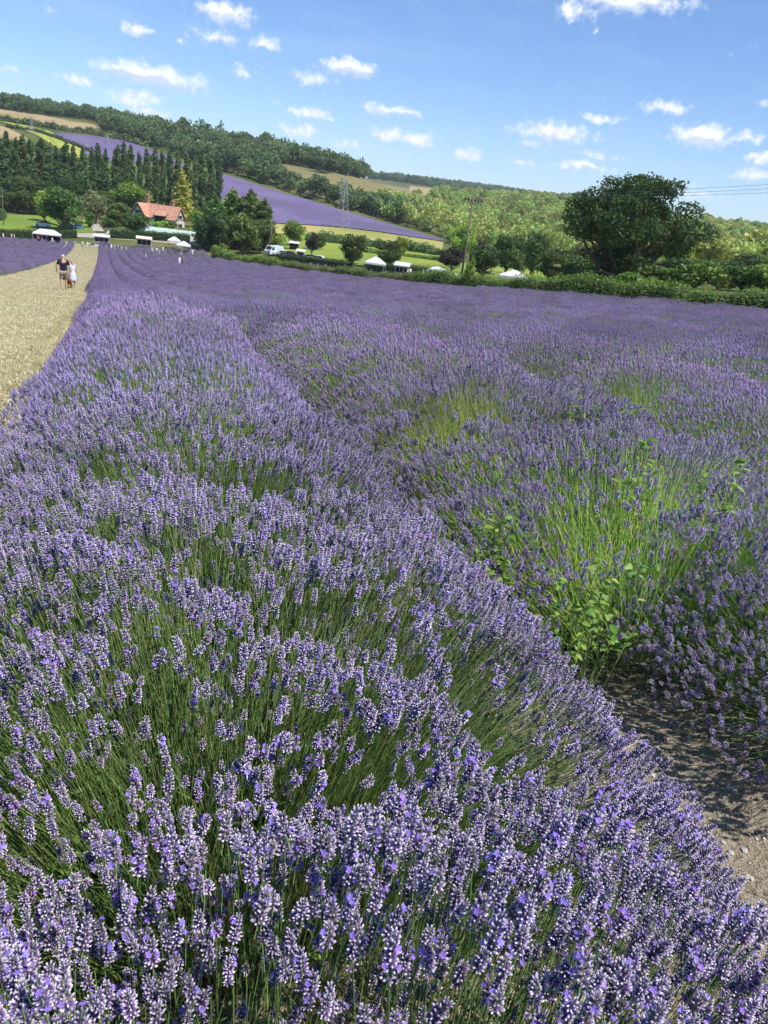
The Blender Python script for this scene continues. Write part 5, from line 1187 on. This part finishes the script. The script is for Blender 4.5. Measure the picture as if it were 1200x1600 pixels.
# ------------------------------------------------------------------ people and a dog
def skin_mesh(name, joints, edges, mats, level=1, color=None, smooth=True):
    """continuous body grown over a skeleton: joints {name: (x,y,z,r)} or (x,y,z,rx,ry)"""
    keys = list(joints); me = bpy.data.meshes.new(name + '_skeleton'); me.from_pydata([joints[k][:3] for k in keys], [(keys.index(a), keys.index(b)) for a, b in edges], [])
    o = bpy.data.objects.new(name + '_skeleton', me); COL.objects.link(o); md = o.modifiers.new('s', 'SKIN'); md.use_smooth_shade = True
    for i, k in enumerate(keys):
        j = joints[k]; sv = me.skin_vertices[0].data[i]; sv.radius = (j[3], j[4] if len(j) > 4 else j[3]); sv.use_root = (i == 0)
    if level: ss = o.modifiers.new('d', 'SUBSURF'); ss.levels = level; ss.render_levels = level
    dg = bpy.context.evaluated_depsgraph_get(); dg.update(); r = bpy.data.meshes.new_from_object(o.evaluated_get(dg)); r.name = name
    bpy.data.objects.remove(o); r.materials.clear()
    for m in mats: r.materials.append(m)
    if color:
        co = np.zeros(len(r.vertices) * 3); r.vertices.foreach_get('co', co); co = co.reshape(-1, 3); best = np.full(len(co), 9e9); C = np.ones((len(co), 4), np.float32)
        for (a, b), c in zip(edges, color):
            A = np.array(joints[a][:3]); B = np.array(joints[b][:3]); d = B - A; t = np.clip(((co - A) @ d) / (d @ d + 1e-9), 0, 1); q = np.linalg.norm(co - A - t[:, None] * d, axis=1); k = q < best; best[k] = q[k]; C[k, :3] = c
        r.color_attributes.new('Col', 'FLOAT_COLOR', 'POINT').data.foreach_set('color', C.ravel())
    return r
def skeleton(h=1.75, stride=.0, arm=.12, bend=0.0, fem=False, armf=(0, 0)):
    s = h / 1.75; k = .9 if fem else 1.0; J = {}
    def P(x, y, z, *r): return (x * s, (y + bend * max(0, z - .95) ** 1.5) * s, z * s, *[q * s for q in r])
    J['pelvis'] = P(0, 0, .96, .15*k, .11); J['waist'] = P(0, 0, 1.12, .135*k, .10); J['chest'] = P(0, 0, 1.34, .165*k, .115); J['neck'] = P(0, 0, 1.49, .058); J['headb'] = P(0, .015, 1.57, .078); J['head'] = P(0, .02, 1.66, .088); J['crown'] = P(0, .015, 1.715, .06)
    for sd, n in ((-1, 'l'), (1, 'r')):
        f = stride * sd; ay = armf[0 if sd < 0 else 1]
        J['hip'+n] = P(sd*.09, 0, .90, .085); J['knee'+n] = P(sd*.10, f*.12+.02, .50, .058); J['calf'+n] = P(sd*.10, f*.16, .36, .056); J['ankle'+n] = P(sd*.10, f*.2-.02, .08, .036); J['toe'+n] = P(sd*.12, f*.2+.13, .035, .034)
        J['sho'+n] = P(sd*.19*k, 0, 1.42, .062); J['elb'+n] = P(sd*(.23+arm), ay*.10-.02, 1.14, .045); J['wri'+n] = P(sd*(.24+arm), ay*.32+.05, .90, .030); J['hand'+n] = P(sd*(.235+arm), ay*.36+.07, .81, .032)
    E = [('pelvis','waist'),('waist','chest'),('chest','neck'),('neck','headb'),('headb','head'),('head','crown')]
    for n in 'lr': E += [('pelvis','hip'+n),('hip'+n,'knee'+n),('knee'+n,'calf'+n),('calf'+n,'ankle'+n),('ankle'+n,'toe'+n),('chest','sho'+n),('sho'+n,'elb'+n),('elb'+n,'wri'+n),('wri'+n,'hand'+n)]
    return J, E
def vcol(name, rough=.8):
    m, t, out = base_mat(name); a = t.add('ShaderNodeVertexColor', layer_name='Col'); principled(t, out, a.outputs[0], rough, .2); return m
M_PERSON = vcol('clothed_figure'); M_SKIN = plain('skin', (.55,.33,.24), .6, .08, 8)
SKINC = (.52,.32,.23)
def figure(h, shirt, legs, hair, dress=False, short=True, **kw):
    J, E = skeleton(h, fem=dress, **kw); col = []
    for a, b in E:
        n = a + b
        if 'crown' in b: c = hair
        elif 'head' in b or 'neck' in a: c = SKINC
        elif a in ('pelvis',) and b[:3] == 'hip': c = legs
        elif a[:3] == 'hip': c = legs
        elif a[:4] == 'knee' or a[:4] == 'calf': c = SKINC if short else legs
        elif a[:5] == 'ankle': c = (.1,.08,.07)
        elif a[:3] in ('elb', 'wri'): c = SKINC
        else: c = shirt
        col.append(c)
    if dress:
        for n in 'lr': J['hip'+n] = (*J['hip'+n][:3], .13*h/1.75); J['knee'+n] = (J['knee'+n][0]*.8, *J['knee'+n][1:3], .11*h/1.75)
    return skin_mesh('person', J, E, [M_PERSON], 1, col)
PM = [figure(1.75, (.75,.75,.73), (.30,.32,.36), (.05,.035,.025), arm=.04, stride=.5), figure(1.66, (.78,.76,.74), (.74,.72,.70), (.16,.10,.05), dress=True, arm=.03), figure(1.78, (.05,.06,.10), (.35,.31,.24), (.04,.03,.02), arm=.05, stride=-.4),
      figure(1.65, (.55,.16,.15), (.05,.06,.10), (.07,.04,.03), short=False, arm=.05), figure(1.68, (.72,.55,.52), (.60,.60,.62), (.20,.13,.06), arm=.03, short=False), figure(1.72, (.70,.66,.40), (.62,.60,.55), (.09,.06,.04), arm=.06)]
PEOPLE = [(228,158,0,1.0,'person in a white top with dark hair standing between the far lavender rows','PW'),(246,162,2,.8,'person in dark clothes crouching low in the far lavender rows',0),(281,152,1,1.0,'person in white in the far lavender rows beside someone in red',0),(286,150,3,1.0,'person in a red top in the far lavender rows',0),
 (6,207,1,1,'person in white beside the clipped hedge at the left edge',0),(19,206,0,1,'left of two people in white by the left hedge',0),(23,205,5,1,'right of two people in white by the left hedge',0),(60,209,3,1,'person in red under the long white gazebo',0),(66,208,2,1,'person in dark clothes under the long white gazebo',0),(82,204,1,1,'person in white in front of the long white gazebo',0),
 (127,205,2,.75,'person in black crouching at the end of the left rows',0),(129,204,0,.9,'person in white at the end of the left rows',0),(137,203,1,1,'person in white at the far end of the grass path, left one',0),(140,201,0,1,'person in white at the far end of the grass path, right one',0),
 (170,204,2,1,'person in dark clothes nearest the pale blue trailer',0),(174,203,1,1,'person in white just right of the pale blue trailer',0),(179,203,4,1,'person in pink and grey queuing right of the trailer',0),(184,203,0,1,'person in a white shirt in the middle of the queue',0),(190,202,4,.9,'person bending at the row ends right of the queue',0),(197,202,1,.85,'person in white low at the row ends left of the kiosk',0),
 (238,204,4,1,'person in pink beside the white kiosk',0),(245,203,0,1,'person in white in front of the dark hedge right of the kiosk',0),(249,199,1,1,'person in a white dress among the row ends right of the kiosk',0),(255,206,5,1,'person in yellow in front of the dark hedge',0),
 (280,201,2,1,'person in navy in front of the right gazebo',0),(284,199,1,1,'person in white in front of the right gazebo',0),(301,206,1,1,'person in white right of the right gazebo',0),(646,126,0,1,'person in white right of the small open stall',0),(667,124,1,1,'left of two people in white by the canopied stall',0),(673,123,0,1,'right of two people in white by the canopied stall',0)]
for i, (px, d, k, s, lab, _) in enumerate(PEOPLE):
    o = obj('person', PM[k], None, at(px, d, .05, 385), (0, 0, random.uniform(0, 6.28)), (s if s == 1 else .95, s if s == 1 else .95, s)); tag(o, lab, 'person', 'visitors around the farm stalls')
def couple():
    face = -ROW_AZ   # both walk down the path, away from the camera
    p = hit(100, 456, 20, 60); J, E = skeleton(1.78, stride=.55, arm=.07, armf=(.1, -.1)); e = empty('person', p + Vector((0, 0, .05)), face + .05, 'man in a navy T-shirt and khaki shorts with white hair walking down the path', 'person'); e.scale = (.94, .94, .94)
    obj('body', skin_mesh('body', J, E, [M_SKIN], 2), e)
    def sub(names, grow, extra=None):
        JJ = {k: (*J[k][:3], *[r * g for r, g in zip(J[k][3:], [grow] * 2)]) for k in names}
        if extra: JJ.update(extra)
        return JJ
    S = sub(['waist','chest','shol','shor'], 1.3); s_ = 1.78 / 1.75
    for n, sd in (('l', -1), ('r', 1)):
        a, b = Vector(J['sho'+n][:3]), Vector(J['elb'+n][:3]); m = a.lerp(b, .72); S['slv'+n] = (*m, .075)
    S['hem'] = (0, 0, .93 * s_, .19, .145); S['col'] = (*J['neck'][:3], .07)
    S['col'] = (S['col'][0], S['col'][1], S['col'][2] - .015, .085)
    obj('t_shirt', skin_mesh('t_shirt', S, [('waist','hem'),('waist','chest'),('chest','col'),('chest','shol'),('chest','shor'),('shol','slvl'),('shor','slvr')], [plain('navy_cotton', (.012,.016,.035), .9, .2, 12)], 2), e)
    T_ = {'pelvis': (*J['pelvis'][:3], .175, .14), 'hipl': (*J['hipl'][:3], .112), 'hipr': (*J['hipr'][:3], .112)}
    for n in 'lr': m = Vector(J['hip'+n][:3]).lerp(Vector(J['knee'+n][:3]), .88); T_['hem'+n] = (*m, .105)
    obj('shorts', skin_mesh('shorts', T_, [('pelvis','hipl'),('pelvis','hipr'),('hipl','heml'),('hipr','hemr')], [plain('khaki_cotton', (.28,.25,.17), .9, .15, 12)], 2), e)
    hd = {'a': (J['head'][0], J['head'][1] - .012, J['head'][2] + .03, .098), 'b': (J['headb'][0], J['headb'][1] - .03, J['headb'][2] + .02, .075)}
    obj('hair', skin_mesh('hair', hd, [('a', 'b')], [plain('white_hair', (.72,.70,.66), .9, .1, 30)], 2), e)
    for n in 'lr':
        a, t = J['ankle'+n], J['toe'+n]; obj('shoe', skin_mesh('shoe', {'h': (a[0], a[1]-.03, .045, .047), 't': (t[0], t[1], .038, .042)}, [('h','t')], [plain('dark_shoe', (.03,.025,.02), .7, .2, 9)], 1), e)
    # woman beside him, leaning a little forward, light blue dress
    p = hit(114, 453, 20, 60); J, E = skeleton(1.62, stride=-.3, arm=.02, bend=.16, fem=True, armf=(.9, .6)); e = empty('person', p + Vector((0, 0, .05)), face + .75, 'woman in a pale blue dress with fair hair walking beside the man', 'person'); e.scale = (.92, .92, .92)
    obj('body', skin_mesh('body', J, E, [M_SKIN], 2), e); s_ = 1.62 / 1.75
    Dr = {k: (*J[k][:3], *[r * 1.16 for r in J[k][3:]]) for k in ('waist', 'chest', 'shol', 'shor')}; Dr['hip'] = (0, 0, .93*s_, .20, .17); Dr['skirt'] = (0, .0, .62*s_, .23, .20); Dr['hem'] = (0, 0, .40*s_, .26, .23)
    for n in 'lr': m = Vector(J['sho'+n][:3]).lerp(Vector(J['elb'+n][:3]), .9); Dr['slv'+n] = (*m, .07)
    obj('dress', skin_mesh('dress', Dr, [('waist','hip'),('hip','skirt'),('skirt','hem'),('waist','chest'),('chest','shol'),('chest','shor'),('shol','slvl'),('shor','slvr')], [plain('pale_blue_cotton', (.50,.58,.68), .9, .12, 14)], 2), e)
    H = {'a': (J['head'][0], J['head'][1] - .02, J['head'][2] + .025, .096), 'b': (J['headb'][0], J['headb'][1] - .045, J['headb'][2], .082), 'c': (J['neck'][0], J['neck'][1] - .075, J['neck'][2] - .06, .06)}
    obj('hair', skin_mesh('hair', H, [('a','b'),('b','c')], [plain('fair_hair', (.38,.27,.15), .8, .2, 30)], 2), e)
    for n in 'lr':
        a, t = J['ankle'+n], J['toe'+n]; obj('shoe', skin_mesh('shoe', {'h': (a[0], a[1]-.03, .045, .043), 't': (t[0], t[1], .036, .038)}, [('h','t')], [plain('tan_shoe', (.25,.17,.11), .7, .2, 9)], 1), e)
    w = Matrix.Rotation(face + .75, 3, 'Z'); h = Vector(J['handl'][:3]); b = p + Vector((0, 0, .05)) + w @ (h + Vector((-.06, 0, -.20)))
    be = empty('shoulder_bag', b, face, 'dark navy bag carried by the woman on her left side', 'bag'); bm = plain('navy_canvas', (.015,.018,.03), .8, .2, 12)
    MB().poly([(-.17,-.06,-.14),(.17,-.06,-.14),(.17,.06,-.14),(-.17,.06,-.14),(-.13,-.04,.12),(.13,-.04,.12),(.13,.04,.12),(-.13,.04,.12)], [[3,2,1,0],[4,5,6,7],[0,1,5,4],[1,2,6,5],[2,3,7,6],[3,0,4,7]]).build('bag_body', bm, be)
    MB().tube([(-.11,0,.11),(-.07,0,.24),(0,0,.29),(.07,0,.24),(.11,0,.11)], .012, 5).build('handle', bm, be)
    # red-brown dog walking between them
    p = hit(108, 453, 20, 60); D = {'hipc': (0,-.22,.44,.105,.12), 'belly': (0,0,.43,.10,.115), 'chest': (0,.24,.43,.12,.15), 'neck': (0,.36,.56,.075), 'skull': (0,.45,.66,.075), 'muz': (0,.58,.63,.042), 't1': (0,-.36,.46,.03), 't2': (0,-.52,.40,.02)}
    E = [('hipc','belly'),('belly','chest'),('chest','neck'),('neck','skull'),('skull','muz'),('hipc','t1'),('t1','t2')]
    for n, x in (('l', -.09), ('r', .09)):
        f = .08 if n == 'l' else -.06; D.update({'el'+n: (x,.22+f*.3,.30,.045), 'wr'+n: (x,.24+f,.14,.03), 'fp'+n: (x,.27+f,.025,.034), 'st'+n: (x,-.18-f*.3,.30,.06), 'ho'+n: (x,-.33-f,.19,.032), 'hp'+n: (x,-.29-f,.025,.034)})
        E += [('chest','el'+n),('el'+n,'wr'+n),('wr'+n,'fp'+n),('hipc','st'+n),('st'+n,'ho'+n),('ho'+n,'hp'+n)]
    fur = plain('red_brown_fur', (.20,.075,.035), .9, .3, 25); de = empty('dog', p + Vector((0, 0, .05)), face + .2, 'red brown dog walking between the man and the woman', 'dog'); obj('body', skin_mesh('body', D, E, [fur], 2), de)
    for x in (-1, 1): obj('ear', skin_mesh('ear', {'a': (x*.06,.43,.71,.022,.035), 'b': (x*.10,.43,.60,.016,.04)}, [('a','b')], [fur], 1), de)
couple()
# ------------------------------------------------------------------ air
def haze():
    m = bpy.data.materials.new('air'); m.use_nodes = True; t = NT(m.node_tree); t.n.clear()
    out = t.add('ShaderNodeOutputMaterial'); v = t.add('ShaderNodeVolumePrincipled'); v.inputs['Color'].default_value = (.80,.89,1,1); v.inputs['Density'].default_value = .00012; v.inputs['Anisotropy'].default_value = .2
    t.l.new(v.outputs[0], out.inputs['Volume'])
    o = MB().box(-9600, 9600, -9600, 9600, -420, 175).build('haze', m); tag(o, 'thin summer haze over the whole valley', 'haze', None, 'stuff')
haze()
